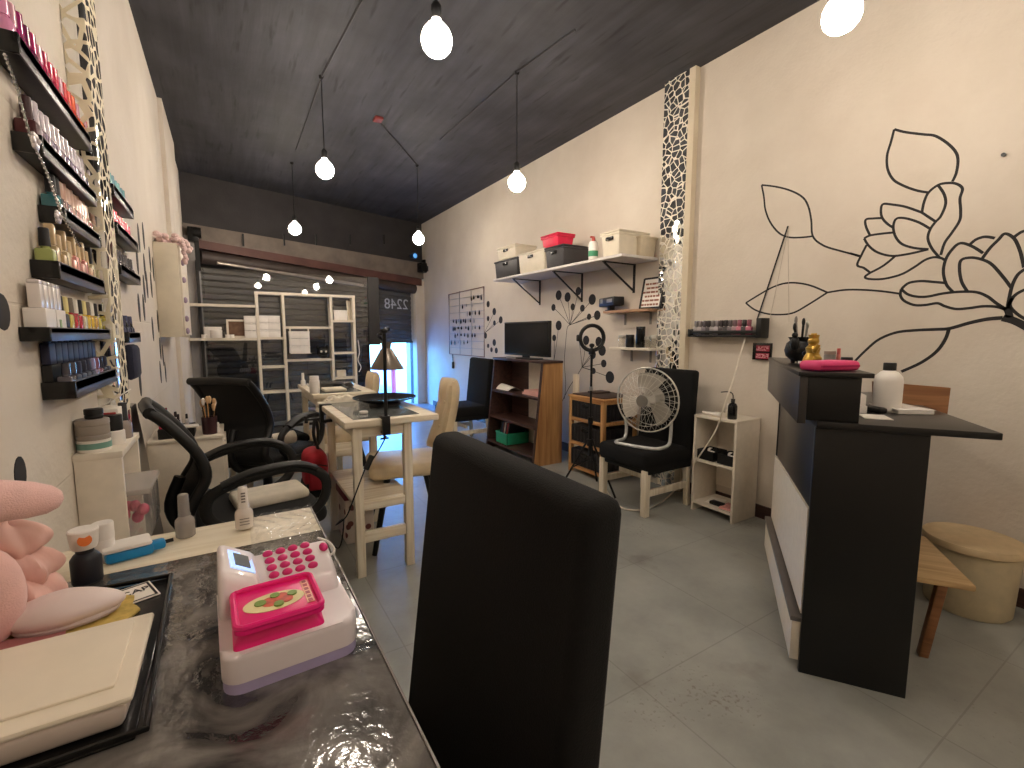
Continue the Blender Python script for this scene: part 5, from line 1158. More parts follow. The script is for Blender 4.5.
for k in range(3):
    b = MB(); a0 = 2 * math.pi * k / 3 + .9; N1, N2 = 8, 6
    for dz in (0, .003):
        g = [[b.bm.verts.new(fp(a0 + (j / N2) * (1.25 - .35 * abs(2 * i / N1 - 1)), .035 + (RF * .86 - .035) * i / N1, -.025 + .05 * (j / N2) + dz)) for j in range(N2 + 1)] for i in range(N1 + 1)]
        for i in range(N1):
            for j in range(N2): b.bm.faces.new((g[i][j], g[i + 1][j], g[i + 1][j + 1], g[i][j + 1]))
    part('blade', b, FB, t, True)
br = MB()
zt_ = zseat + .014
B0 = Vector((fc.x, fc.y, 0))
def bp3(d_, s, z): v = B0 + axn * d_ + fs * s; return Vector((v.x, v.y, z))
br.tube(smooth_path([bp3(-.02, .17, fcz - .14), bp3(-.03, .165, zt_ + .06), bp3(.0, .165, zt_), bp3(.13, .16, zt_), bp3(.17, .12, zt_), bp3(.18, 0, zt_), bp3(.17, -.12, zt_), bp3(.13, -.16, zt_), bp3(.0, -.165, zt_), bp3(-.03, -.165, zt_ + .06), bp3(-.02, -.17, fcz - .14)], 5), .012, 10)
part('tube_base', br, mat('white_enamel', rgb(214, 216, 214), .25, .2), t, True)
# white power cable from the wall rack down to the floor
yk = 1.86
cab = [px(751, 322, XR - .02), px(743, 345, XR - .08), px(733, 380, XR - .19), px(725, 403, XR - .272), px(716, 430, XR - .29), px(700, 455, XR - .31), pz(684, 478, .15), pz(668, 497, .02), pz(650, 508, .008), pz(630, 510, .008), pz(618, 505, .008), pz(606, 490, .008)]
solo('power_cable', MB().tube(smooth_path(cab, 6), .0055, 6), mat('cable_cream', rgb(222, 212, 196), .5), 'cream power cable drooping from the wall across the white cubby to the floor', 'cable')
# ------------------------------------------------------------------ white cubby shelf beside the chair
KX0, KX1, KY0, KY1, KZ = 2.665, 2.915, 1.675, 1.985, .66
t = thing('cubby_shelf', 'white two-bay cubby shelf between the fan chair and the reception desk', 'shelf', ((KX0 + KX1) / 2, (KY0 + KY1) / 2, 0))
part('side_panel', MB().bb((KX0, KY0, 0), (KX1, KY0 + .016, KZ - .016), bev=.001), WHITEW, t, True); part('side_panel', MB().bb((KX0, KY1 - .016, 0), (KX1, KY1, KZ - .016), bev=.001), WHITEW, t, True)
part('top_panel', MB().bb((KX0 - .001, KY0, KZ - .016), (KX1, KY1, KZ), bev=.001), WHITEW, t, True)
for z in (.05, .345): part('shelf', MB().bb((KX0 + .002, KY0 + .016, z), (KX1, KY1 - .016, z + .016)), WHITEW, t, True)
part('back_panel', MB().bb((KX1 - .005, KY0 + .016, .14), (KX1, KY1 - .016, KZ - .016)), WHITEW, t, True)
t = thing('pump_bottle', 'small black bottle with bent spout on top of the white cubby shelf', 'bottle', (KX0 + .06, KY0 + .075, KZ))
part('bottle', MB().lathe([(0, 0), (.026, 0), (.028, .003), (.028, .085), (.02, .1), (.011, .105), (.011, .11), (0, .11)], n=20), BLACKG, t)
part('cap', MB().cyl((0, 0, .108), .013, .022, 14), BLACKP, t)
part('spout', MB().tube(smooth_path([(0, 0, .128), (0, .005, .16), (-.005, .03, .172), (-.01, .08, .165)], 5), .0035, 6), BLACKP, t)
solo('white_tube', MB().tube([(KX0 + .06, KY1 - .02, KZ + .015), (KX0 + .05, KY0 + .15, KZ + .015)], [.008, .015], 12), WHITEP, 'white squeezed tube lying on top of the cubby shelf', 'tube')
polish((KX0 + .10, KY0 + .13, KZ), 'tall', (232, 222, 206), (236, 230, 222), 'small white bottle beside the black pump bottle', scale=.95, name='lotion_bottle', cat='bottle')
for nm, y0, y1 in (('far', KY1 - .145, KY1 - .02), ('near', KY0 + .02, KY0 + .14)):
    t = thing('small_basket', 'small black basket of oddments on the middle shelf of the cubby, %s one' % nm, 'basket', (KX0 + .09, (y0 + y1) / 2, .3615), 0, 'black baskets in the cubby'); hy = (y1 - y0) / 2
    mb = MB().bb((-.07, -hy, 0), (.07, hy, .006)).bb((-.07, -hy, 0), (-.064, hy, .06)).bb((.064, -hy, 0), (.07, hy, .06)).bb((-.07, -hy, 0), (.07, -hy + .006, .06)).bb((-.07, hy - .006, 0), (.07, hy, .06)); part('basket_body', mb, BLACKP, t)
    part('basket_rim', MB().tube([(-.068, -hy + .002, .06), (.068, -hy + .002, .06), (.068, hy - .002, .06), (-.068, hy - .002, .06)], .005, 6, True), BLACKM, t)
    solo('white_roll', MB().tube([(KX0 + .06, y0 + .03, .40), (KX0 + .12, y1 - .03, .41)], .02, 12), WHITEP, 'white rolled item in the %s black basket of the cubby' % nm, 'roll')
    solo('dark_pouch', MB().ell((KX0 + .10, (y0 + y1) / 2 - .02, .41), (.035, .04, .025)), BLACKF, 'dark pouch in the %s black basket of the cubby' % nm, 'pouch')
solo('black_wallet', MB().box((KX0 + .06, KY0 + .15, .078), (.05, .09, .022), bev=.006), BLACKP, 'small black case on the bottom shelf of the cubby', 'case')
solo('pink_booklet', MB().box((KX0 + .08, KY0 + .075, .074), (.12, .08, .014), bev=.003, rz=.1), mat('pink_print', rgb(214, 150, 144), .6, var=.3, scale=60), 'pink printed booklet on the bottom shelf of the cubby', 'booklet')
solo('paper_sheet', MB().box((KX0 + .12, KY0 + .2, .0675), (.13, .1, .002), rz=.3), PAPER, 'white sheet of paper on the bottom shelf of the cubby', 'paper')
# ------------------------------------------------------------------ black wall rack with polish
p0_ = px(690, 337, XR - .09); p1_ = px(756, 337, XR - .09); zr0 = (p0_.z + p1_.z) / 2; yr1, yr0 = p0_.y, p1_.y
t = thing('wall_rack', 'black wall rack of small bottles to the right of the mirror strip', 'rack', (XR, (yr0 + yr1) / 2, zr0))
part('shelf_board', MB().bb((XR - .09, yr0, zr0), (XR - .001, yr1, zr0 + .014), bev=.002), BLACKP, t, True)
part('front_rail', MB().bb((XR - .09, yr0, zr0 + .022), (XR - .084, yr1, zr0 + .044), bev=.002), BLACKP, t, True)
part('end_panel', MB().bb((XR - .092, yr1 - .004, zr0), (XR - .001, yr1 + .02, zr0 + .055), bev=.003), BLACKP, t, True)
part('end_panel', MB().bb((XR - .092, yr0 - .03, zr0 - .005), (XR - .001, yr0 + .004, zr0 + .12), bev=.003), BLACKP, t, True)
for i in range(13):
    y = yr1 - .02 - i * (yr1 - yr0 - .06) / 13; cc = [(150, 146, 146), (170, 160, 160), (120, 112, 118), (60, 52, 56), (140, 136, 136), (160, 150, 154), (70, 60, 64), (50, 44, 48), (110, 100, 104), (150, 120, 126), (190, 110, 128), (60, 50, 54), (176, 96, 116)][i]
    polish((XR - .05, y, zr0 + .0145), 'tall', cc, tuple(int(v * .8) for v in cc), '%s small bottle in the black wall rack, %s from the mirror strip end' % (['grey', 'pale grey', 'smoke', 'charcoal', 'silver grey', 'light grey', 'dark grey', 'near black', 'mid grey', 'dusty rose', 'rose pink', 'black', 'pink'][i], ORD[i].replace('nearest', 'first')), 'bottles in the black wall rack', (1.2, 1.5, 1.05))
# small sign with red print
ps = px(762, 351, XR - .02); sz0 = px(762, 360, XR - .02).z; sz1 = px(762, 343, XR - .02).z; sy1 = px(752.5, 350, XR - .02).y; sy0 = px(771, 350, XR - .02).y
t = thing('print_sign', 'small black sign with two red lettered rows below the end of the wall rack', 'sign', (XR - .01, (sy0 + sy1) / 2, sz0))
part('sign_board', MB().bb((XR - .02, sy0, sz0), (XR - .002, sy1, sz1), bev=.002), BLACKG, t, True)
rowsm = MB(); hh = sz1 - sz0; rnd = random.Random(21)
for r_, n_ in ((.68, 5), (.24, 5)):
    rowsm.bb((XR - .0215, sy0 + (sy1 - sy0) * .08, sz0 + hh * (r_ - .17)), (XR - .0195, sy1 - (sy1 - sy0) * .2, sz0 + hh * (r_ + .17)))
part('red_panel', rowsm, mat('sign_red', rgb(150, 40, 60), .5), t, True)
lt_ = MB()
for r_ in (.68, .24):
    q = sy0 + (sy1 - sy0) * .12
    for k in range(5):
        wv = (sy1 - sy0) * .115; z0_ = sz0 + hh * (r_ - .11); z1_ = sz0 + hh * (r_ + .11); w2 = .004; zm_ = (z0_ + z1_) / 2
        segs = [((q, z0_), (q + w2, z1_)), ((q + wv - w2, zm_), (q + wv, z1_)), ((q + wv - w2, z0_), (q + wv, zm_)), ((q, z1_ - .004), (q + wv, z1_)), ((q, zm_ - .002), (q + wv, zm_ + .002)), ((q, z0_), (q + wv, z0_ + .004))]
        for sgi in rnd.sample(range(6), 3): (ya_, za_), (yb2, zb3) = segs[sgi]; lt_.bb((XR - .0225, ya_, za_), (XR - .0214, yb2, zb3))
        q += wv + (sy1 - sy0) * .02
part('sign_letters', lt_, mat('sign_pale', rgb(224, 170, 176), .5), t, True)
# dark conduit running up the wall from the rack
a = px(788, 226, XR - .008); b_ = px(757, 320, XR - .008)
solo('wall_conduit', MB().tube([a, a.lerp(b_, .03), b_], .0045, 8), BLACKP, 'thin black pipe slanting up the right wall over the painted leaf', 'pipe')
for i, (xx, yy) in enumerate(((770, 318), (789, 322))):
    q = px(xx, yy, XR - .004); solo('thin_thread', MB().tube([px(788, 230, XR - .006), px((788 + xx) / 2, 275, XR - .004), q], .0014, 5), mat('thread_grey', rgb(176, 164, 148), .7), 'fine pale thread hanging from the top of the slanting pipe, %s one' % ['left', 'right'][i], 'thread', 'threads on the right wall')
q = px(1004, 155, XR); solo('wall_nail', MB().tube([(XR - .012, q.y, q.z), (XR - .0005, q.y, q.z)], .008, 8), BLACKM, 'nail in the right wall above the painted lotus', 'nail')
# ------------------------------------------------------------------ reception desk, turned 34.6 degrees to the room
DA = R(34.6); DP = Vector((1.673, .772, 0)); DU = Vector((math.cos(DA), math.sin(DA), 0)); DV = Vector((math.sin(DA), -math.cos(DA), 0))
def dk(x, d, z=0): return DP + DU * x + DV * d + Vector((0, 0, z))
DZ1, DZ2 = .91, 1.075
t = thing('reception_desk', 'black and white reception desk standing out from the right wall', 'desk', DP, DA)
def dbox(mb, x0, x1, d0, d1, z0, z1, bev=.002): return mb.bb((x0, -d1, z0), (x1, -d0, z1), bev=bev)
part('end_panel', dbox(MB(), 0, .02, 0, .305, 0, DZ1 - .022), BLACKW, t)
part('end_panel', dbox(MB(), .98, 1.0, 0, .305, 0, DZ1 - .022), BLACKW, t)
DGL = mat('black_laminate', rgb(30, 28, 28), .28, var=.2, scale=6)
part('front_panel', dbox(MB(), .02, .98, .004, .02, .05, DZ1 - .022), DGL, t)
part('white_front_panel', MB().hull([(.012, .004, .215), (1.0, .004, .205), (1.0, -.003, .205), (.012, -.003, .215), (.012, .004, .60), (1.0, .004, .55), (1.0, -.003, .55), (.012, -.003, .60)]), WHITEW, t)
part('plinth', dbox(MB(), .015, 1.0, -.028, .003, .035, .185), WHITEW, t)
part('plinth_cap', dbox(MB(), .005, 1.0, -.034, .003, .185, .203), mat('grey_edge', rgb(96, 90, 86), .4), t)
part('worktop', dbox(MB(), -.012, 1.02, .0, .465, DZ1 - .022, DZ1, .003), DGL, t)
part('counter_box', dbox(MB(), .0, 1.0, -.03, .118, DZ1 + .0005, DZ2 - .016), BLACKW, t)
part('counter_front', dbox(MB(), .0, 1.03, -.055, -.03, DZ1 - .012, DZ2 - .016), mat('worn_black_laminate', rgb(58, 54, 52), .32, var=.25, scale=5), t)
part('counter_top', dbox(MB(), -.01, 1.03, -.06, .148, DZ2 - .016, DZ2, .003), DGL, t)
def onct(x, y, z=DZ2): return pz(x, y, z)
# pink pouch
p = dk(.075, .04, DZ2)
PCH = mat('pouch_pink', rgb(216, 62, 118), .45)
t = thing('pink_pouch', 'hot pink flat zip pouch lying on the near end of the reception counter', 'pouch', p, DA + R(-52))
part('pouch_body', MB().box((0, 0, .018), (.18, .085, .034), bev=.015, seg=4), PCH, t); part('zipper', MB().bb((-.08, -.0445, .015), (.08, -.041, .021)), mat('dark_pink', rgb(176, 16, 84), .4), t)
# cauldron pot of brushes
p = dk(.52, .015, DZ2)
t = thing('cauldron_pot', 'black round pot shaped like a cauldron with little figures, holding brushes on the counter', 'pot', p, DA)
part('pot_body', MB().lathe([(0, .008), (.03, .008), (.055, .03), (.062, .055), (.055, .085), (.042, .098), (.05, .112), (.044, .112), (.036, .1), (.045, .06), (0, .02)], n=24), BLACKM, t)
for k in range(3): a = k * 2.1; part('foot', MB().lathe([(0, 0), (.007, 0), (.011, .02), (0, .022)], (.032 * math.cos(a), .032 * math.sin(a), 0), 8), BLACKM, t)
part('handle', MB().tube(smooth_path([(.05, -.01, .10), (.085, -.01, .1), (.085, -.01, .06), (.058, -.01, .05)], 5), .006, 8), BLACKM, t)
part('figure', MB().ell((-.055, .03, .085), (.018, .018, .03)).ell((-.058, .032, .12), (.012, .012, .012)).ell((-.075, -.01, .045), (.02, .015, .012)).ell((-.06, -.045, .03), (.014, .014, .022)), BLACKM, t)
for i, (a, b_, m_) in enumerate((((.0, .01), (-.02, .03), BLACKP), ((.01, -.01), (.0, -.02), STEEL), ((-.01, 0), (-.03, 0), BLACKP), ((.015, .01), (.03, .02), GREYP))): part('brush_handle', MB().tube([(a[0], a[1], .05), (b_[0], b_[1], .155 + .01 * i)], .005, 8).ell((b_[0], b_[1], .155 + .01 * i), (.007, .007, .018), n=8, m=6), m_, t)
# gold figurine (generic seated figure)
p = dk(.33, .03, DZ2); GOLD = mat('gold_paint', rgb(196, 158, 74), .3, .7)
t = thing('gold_figurine', 'small shiny gold ornament behind the pink pouch on the counter', 'ornament', p, DA)
part('figure_body', MB().lathe([(0, 0), (.032, 0), (.036, .012), (.03, .035), (.022, .05), (.026, .07), (.016, .082), (0, .084)], n=20).ell((0, 0, .097), (.02, .02, .02)).ell((.028, -.01, .03), (.018, .016, .012)).ell((-.026, -.012, .03), (.018, .016, .012)), GOLD, t)
part('raised_arm', MB().tube(smooth_path([(.02, 0, .065), (.045, 0, .07), (.05, 0, .1)], 4), .008, 8).tube(smooth_path([(-.02, 0, .065), (-.04, 0, .06), (-.045, -.01, .085)], 4), .008, 8), GOLD, t)
part('crown', MB().lathe([(.017, .108), (.02, .122), (.012, .118), (.01, .128), (0, .12)], n=10), GOLD, t)
jar('grey_canister', 'grey cylinder box beside the gold ornament on the counter', 'canister', dk(.24, .07, DZ2), .019, .062, GREYP, mat('taupe', rgb(150, 132, 120), .5), .012)
jar('black_canister', 'squat black pot beside the grey cylinder on the counter', 'pot', dk(.20, .115, DZ2), .018, .042, BLACKP, BLACKP, .012)
t = thing('pink_lipstick', 'slim pink tube standing behind the grey cylinder on the counter', 'lipstick', dk(.255, .1, DZ2)); part('tube', MB().cyl((0, 0, 0), .007, .05, 12), mat('salmon_tube', rgb(214, 130, 120), .4), t); part('cap', MB().cyl((0, 0, .05), .006, .022, 12), mat('salmon_tip', rgb(206, 100, 96), .4), t)
solo('white_papers', MB().box(dk(.42, .06, DZ2 + .006), (.14, .1, .010), rz=DA + .1), PAPER, 'small stack of white paper under the things on the counter', 'papers')
# white bottle on the worktop
p = pz(886, 411, DZ1); SCB = 1.22
t = thing('white_bottle', 'large translucent white bottle with black cap on the desk worktop', 'bottle', p); t.scale = (SCB,) * 3
part('bottle', MB().lathe([(0, 0), (.032, 0), (.0365, .004), (.0365, .095), (.034, .108), (.022, .122), (.0155, .125), (.0155, .13), (0, .13)], n=28), mat('milky_plastic', rgb(232, 226, 218), .35, var=.02), t)
part('cap', MB().lathe([(0, .127), (.0165, .127), (.0165, .148), (.015, .15), (0, .15)], n=24), BLACKP, t)
t = thing('notebook', 'white notebook lying on the worktop behind the white bottle', 'notebook', dk(.36, .33, DZ1), DA + .3); part('pages', MB().box((0, 0, .008), (.16, .12, .014), bev=.003), PAPER, t); part('cover', MB().box((0, 0, .0165), (.165, .125, .003), bev=.001), WHITEP, t)
solo('stapler', MB().box(dk(.30, .22, DZ1 + .012), (.12, .035, .022), rz=DA + .5, bev=.008), BLACKP, 'dark stapler on the worktop left of the white bottle', 'stapler')
solo('paper_sheet', MB().box(dk(.16, .2, DZ1 + .002), (.1, .08, .002), rz=DA), PAPER, 'white sheet on the worktop against the black counter box', 'paper')
solo('white_box', MB().box(dk(.28, .165, DZ1 + .05), (.10, .05, .04), rz=DA, bev=.004).box(dk(.28, .165, DZ1 + .015), (.1, .06, .03), rz=DA, bev=.003), WHITEP, 'white box beside the white bottle under the counter top', 'box')
# wooden chair behind the desk
t = thing('wooden_chair', 'brown wooden chair tucked in behind the reception desk', 'chair', dk(.34, .385), DA)
WC = wood('brown_wood', rgb(120, 78, 46), rgb(160, 110, 70), .45, 'Y', 2.5); WS = wood('seat_wood', rgb(180, 146, 100), rgb(208, 176, 128), .5, 'Y')
part('seat', MB().box((0, -.005, .36), (.42, .23, .022), bev=.006), WS, t)
for sy in (-1, 1):
    part('leg', MB().beam((-.05, sy * .075 + .02, .0), (-.10, sy * .085 + .01, .349), .03, .03, bev=.004), WC, t)
    part('leg', MB().beam((.20, sy * .075 + .03, .0), (.23, sy * .075 - .0, .84), .03, .03, bev=.004), WC, t)
part('backrest', MB().hull([(.225, -.155, .82), (.243, -.155, .82), (.243, .08, .82), (.225, .08, .82), (.245, -.165, .985), (.263, -.165, .985), (.263, .09, 1.0), (.245, .09, 1.0)]), WC, t)
part('backrest_slat', MB().box((.215, 0, .60), (.018, .13, .06), bev=.004, ry=R(6)), WC, t)
# wicker-look bin with lid
t = thing('lidded_bin', 'round beige bin with a flat lid on the floor by the right wall', 'bin', (2.74, .60, 0)); BEI = mat('beige_bin_plastic', rgb(206, 190, 156), .5, var=.08)
part('bin_body', MB().lathe([(0, 0), (.135, 0), (.145, .012), (.155, .28), (0, .28)], n=40), BEI, t)
part('lid', MB().lathe([(0, .2805), (.163, .2805), (.172, .288), (.172, .305), (.165, .315), (.08, .322), (0, .322)], n=40), mat('bin_lid_tan', rgb(198, 174, 136), .55, var=.1), t)

# ------------------------------------------------------------------ the near table
ZN = .775; NX0, NX1, NY0, NY1 = XL + .003, .153, .02, 1.203
t = thing('near_table', 'long table with dark marbled top and white far end in the foreground', 'table', ((NX0 + NX1) / 2, (NY0 + NY1) / 2, 0))
m, nt, b = node_mat('dark_marble_film'); b.inputs['Roughness'].default_value = .16; b.inputs['Coat Weight'].default_value = .6
tc = nt.nodes.new('ShaderNodeTexCoord'); n1 = nt.nodes.new('ShaderNodeTexNoise'); n1.inputs['Scale'].default_value = 8; n1.inputs['Detail'].default_value = 9; n1.inputs['Distortion'].default_value = 1.4
nt.links.new(tc.outputs['Object'], n1.inputs['Vector']); r1 = nt.nodes.new('ShaderNodeValToRGB'); r1.color_ramp.elements[0].position = .36; r1.color_ramp.elements[1].position = .72
r1.color_ramp.elements[0].color = rgb(46, 43, 43); r1.color_ramp.elements[1].color = rgb(146, 140, 134); nt.links.new(n1.outputs['Fac'], r1.inputs['Fac']); nt.links.new(r1.outputs['Color'], b.inputs['Base Color'])
n2 = nt.nodes.new('ShaderNodeTexNoise'); n2.inputs['Scale'].default_value = 55; n2.inputs['Detail'].default_value = 3; nt.links.new(tc.outputs['Object'], n2.inputs['Vector']); bp_ = nt.nodes.new('ShaderNodeBump'); bp_.inputs['Strength'].default_value = .4; bp_.inputs['Distance'].default_value = .004
nt.links.new(n2.outputs['Fac'], bp_.inputs['Height']); nt.links.new(bp_.outputs['Normal'], b.inputs['Normal']); nt.links.new(bp_.outputs['Normal'], b.inputs['Coat Normal'])
MARB = m
yw = (pz(150, 557, ZN).y + pz(320, 537, ZN).y) / 2
part('tabletop', MB().bb((NX0, NY0, ZN - .025), (NX1, yw, ZN), bev=.002), MARB, t, True)
part('white_end', MB().bb((NX0, yw + .0005, ZN - .025), (NX1, NY1, ZN), bev=.002), wood('white_pine', rgb(222, 208, 182), rgb(240, 230, 208), .4, 'X'), t, True)
part('edge_trim', MB().bb((NX1 + .0003, NY0, ZN - .026), (NX1 + .003, NY1, ZN + .0008)), mat('edge_grey', rgb(120, 112, 104), .35), t, True)
for x in (NX0 + .03, NX1 - .03):
    for y in (NY0 + .05, NY1 - .05): part('leg', MB().box((x, y, (ZN - .025) / 2), (.045, .045, ZN - .025), bev=.003), PALEW, t, True)
# clear film rucked over the far right corner
def film(u, v):
    x = .02 + (NX1 + .002 - .02) * u; y = yw - .03 + (NY1 + .002 - yw + .03) * v
    return (x, y, ZN + .0015 + .0035 * (1 + math.sin(31 * u + 6 * math.sin(9 * v)) * math.sin(17 * v + 4 * u)) * min(1, 4 * u))
fm = MB(); fm.grid(film, 34, 26)
part('clear_film', fm, thin_glass('clear_film', (.97, .97, .97, 1), body=.05, bcol=rgb(230, 225, 220), rough=.06, fres=1.7), t, True)

# toy cash register
TR = Vector((.052, .600, ZN)); w = .158; dpt = .185
t = thing('toy_cash_register', 'white toy cash register with pink keys on the near table', 'toy', TR, R(2))
prof = [(0, .012), (0, .040), (.006, .048), (.096, .050), (.103, .056), (.107, .068), (.113, .073), (.178, .092), (.184, .088), (.186, .075), (.186, .012)]
def solid(prof, x0, x1, bev, segs=3):
    mb = MB(); M = Matrix(((0, 0, 1, x0), (1, 0, 0, 0), (0, 1, 0, 0), (0, 0, 0, 1))); mb.prism(prof, x1 - x0, M)
    bmesh.ops.recalc_face_normals(mb.bm, faces=mb.bm.faces)
    es = [e for e in mb.bm.edges if abs(e.verts[0].co.x - e.verts[1].co.x) < 1e-5]
    bmesh.ops.bevel(mb.bm, geom=es, offset=bev, segments=segs, profile=.5, affect='EDGES'); return mb
TW = mat('toy_white', rgb(232, 222, 224), .3, var=.02, coat=.3)
def rrect(x0, x1, y0, y1, r, n=6):
    P = []
    for cx_, cy_, a0_ in ((x1 - r, y0 + r, -90), (x1 - r, y1 - r, 0), (x0 + r, y1 - r, 90), (x0 + r, y0 + r, 180)):
        for k in range(n + 1): a = R(a0_ + 90 * k / n); P.append((cx_ + r * math.cos(a), cy_ + r * math.sin(a)))
    return P
def rblock(x0, x1, y0, y1, z0, z1, r, bev):
    mb = MB(); mb.prism(rrect(x0, x1, y0, y1, r), z1 - z0, Matrix.Translation((0, 0, z0)))
    es = [e for e in mb.bm.edges if min(v.co.z for v in e.verts) > z1 - 1e-5]; bmesh.ops.bevel(mb.bm, geom=es, offset=bev, segments=3, profile=.5, affect='EDGES'); return mb
mb = solid([(.085, .03), (.088, .05), (.096, .058), (.102, .068), (.108, .073), (.172, .092), (.180, .088), (.182, .075), (.182, .03)], -w / 2 + .004, w / 2 - .004, .009, 4)
bd = rblock(-w / 2, w / 2, 0, .186, .014, .050, .022, .008); me_ = bpy.data.meshes.new('tmp_body'); bd.bm.to_mesh(me_); bd.bm.free(); mb.bm.from_mesh(me_); bpy.data.meshes.remove(me_)
part('toy_body', mb, TW, t)
part('toy_base', rblock(-w / 2 + .001, w / 2 - .001, .001, .185, 0, .0138, .022, .001), mat('lilac_base', rgb(178, 166, 204), .35), t)
# raised display housing at the left rear, its top sloping down towards the keys
hw = .056; xl = -w / 2 + .0005
mb = MB().hull([(xl, .082, .046), (xl + hw, .096, .046), (xl + hw, .185, .046), (xl, .1855, .046), (xl + .004, .098, .112), (xl + hw - .004, .106, .080), (xl + hw - .004, .183, .096), (xl + .004, .183, .124)])
bmesh.ops.bevel(mb.bm, geom=list(mb.bm.edges), offset=.010, segments=4, profile=.5, affect='EDGES')
part('display_housing', mb, TW, t)
slope = math.atan2(.019, .065)
def onslope(x, y): return (x, y, .073 + (y - .113) * .292)
dl = mat('lcd_frame', rgb(190, 214, 250), .3, emit=rgb(150, 190, 255), estr=.9)
A0, A1, A2 = Vector((xl + .004, .098, .112)), Vector((xl + hw - .004, .106, .080)), Vector((xl + .004, .183, .124))
ex = (A1 - A0).normalized(); ey = (A2 - A0); ey = (ey - ex * ey.dot(ex)).normalized(); ez = ex.cross(ey)
MH = Matrix(((ex.x, ey.x, ez.x, 0), (ex.y, ey.y, ez.y, 0), (ex.z, ey.z, ez.z, 0), (0, 0, 0, 1)))
ctr = (A1 + A2) / 2 + ex * .004
part('display_frame', MB().box((0, 0, .0), (.036, .046, .004), bev=.0015, M=Matrix.Translation(ctr) @ MH), dl, t)
part('display_screen', MB().box((0, 0, .0016), (.022, .030, .003), M=Matrix.Translation(ctr) @ MH), mat('lcd_grey', rgb(96, 104, 112), .2), t)
PKK = mat('pink_key', rgb(214, 44, 118), .3, var=.04)
for r_ in range(4):
    for c_ in range(4):
        q = onslope(-.008 + c_ * .0175 + r_ * -.001, .1225 + r_ * .0155); mb = MB(); mb.ell((0, 0, 0), (.0072, .0058, .0052), n=14, m=8); bmesh.ops.transform(mb.bm, matrix=Matrix.Translation((q[0], q[1], q[2] + .0025)) @ Matrix.Rotation(slope, 4, 'X'), verts=mb.bm.verts)
        part('key', mb, PKK, t)
mb = MB(); mb.ell((0, 0, 0), (.0065, .011, .006), n=14, m=8); bmesh.ops.transform(mb.bm, matrix=Matrix.Translation((.0665, .155, onslope(0, .155)[2] + .003)), verts=mb.bm.verts)
part('enter_key', mb, PKK, t)
# pink weighing scale on the front deck
mb = MB().hull([(-.068, .006, .046), (.040, .006, .046), (.044, .090, .049), (-.066, .088, .049), (-.056, .018, .071), (.026, .018, .071), (.026, .086, .071), (-.056, .086, .071)])
bmesh.ops.bevel(mb.bm, geom=list(mb.bm.edges), offset=.006, segments=3, profile=.5, affect='EDGES')
sc_ = part('scale_base', mb, PINK, t)
mb = rblock(-.064, .038, .002, .102, .0712, .0775, .012, .002)
mb.tube([(x_, y_, .0785) for x_, y_ in rrect(-.061, .035, .005, .099, .010, 4)], .0042, 8, True)
part('scale_plate', mb, PINK, t)
st = MB().lathe([(.0, .0778), (.036, .0778), (.036, .0784), (0, .0784)], (-.016, .050, 0), 28, sx=1.0, sy=.62); part('fruit_sticker', st, mat('sticker_cream', rgb(240, 226, 170), .4), t)
st = MB(); rnd = random.Random(6)
for i, (x, y, r_) in enumerate(((-.02, .05, .012), (-.008, .056, .010), (-.002, .046, .008))): st.lathe([(0, .0783), (r_, .0783), (r_, .0787 + i * .0003), (0, .0787 + i * .0003)], (x, y, 0), 14)
part('fruit_print', st, mat('fruit_red', rgb(206, 90, 70), .4, var=.3, scale=120), t)
st = MB()
for i, (x, y, r_) in enumerate(((-.032, .052, .007), (-.014, .062, .006), (.006, .056, .006), (-.012, .038, .006))): st.lathe([(0, .0783), (r_, .0783), (r_, .0797 + i * .0003), (0, .0797 + i * .0003)], (x, y, 0), 12)
part('leaf_print', st, mat('leaf_print_green', rgb(120, 150, 60), .4), t)
part('sticker_strip', MB().box((.024, .052, .0786), (.009, .062, .0007)), mat('strip_peach', rgb(240, 170, 150), .4), t)
st = MB()
for i in range(6): st.box((.024, .026 + i * .0105, .0791), (.005, .006, .0006))
part('strip_print', st, mat('strip_print', rgb(170, 60, 80), .4), t)
wc = [pz(318, 538, ZN + .03), pz(327, 541, ZN + .03), pz(334, 548, ZN + .02), pz(332, 554, ZN + .012), pz(320, 556, ZN + .01), pz(306, 552, ZN + .01)]
solo('power_lead', MB().tube(smooth_path(wc, 6), .0022, 8), WHITEP, 'white cord looping beside the far right corner of the near table', 'cord')
# bottles on the near table
p = pz(186, 536, ZN); polish((p.x, p.y, ZN), 'gel', (150, 143, 138), (132, 126, 122), 'grey gel polish bottle standing on the white end of the near table', scale=(1.15, 1.15, 1.05))
p = pz(245, 529, ZN); bt = polish((p.x, p.y, ZN + .0045), 'gel', (222, 212, 202), (228, 220, 212), 'white gel polish bottle with printed cap, standing on the clear film', scale=(1.15, 1.15, 1.04))
mb = MB()
for i in range(4): mb.box((0, -.0095, .058 + i * .006), (.007, .0004, .003))
part('cap_print', mb, mat('print_grey', rgb(120, 112, 108), .6), bt)
mb = MB()
for i in range(3): mb.box((0, -.0160, .012 + i * .006), (.016, .0005, .0015))
part('label_print', mb, MATS['print_grey'], bt)
p = pz(88, 581, ZN)
t = thing('dark_polish_bottle', 'dark navy bottle with white cap and orange disc on the near table', 'nail polish', (p.x, p.y, ZN))
part('bottle', MB().lathe([(0, 0), (.0185, 0), (.021, .002), (.021, .042), (.016, .05), (.0125, .053), (.0125, .062), (0, .062)], n=24), glossy(20, 22, 32), t)
part('cap', MB().lathe([(0, .0605), (.0165, .0605), (.0185, .066), (.021, .092), (.019, .094), (0, .094)], n=24), WHITEP, t)
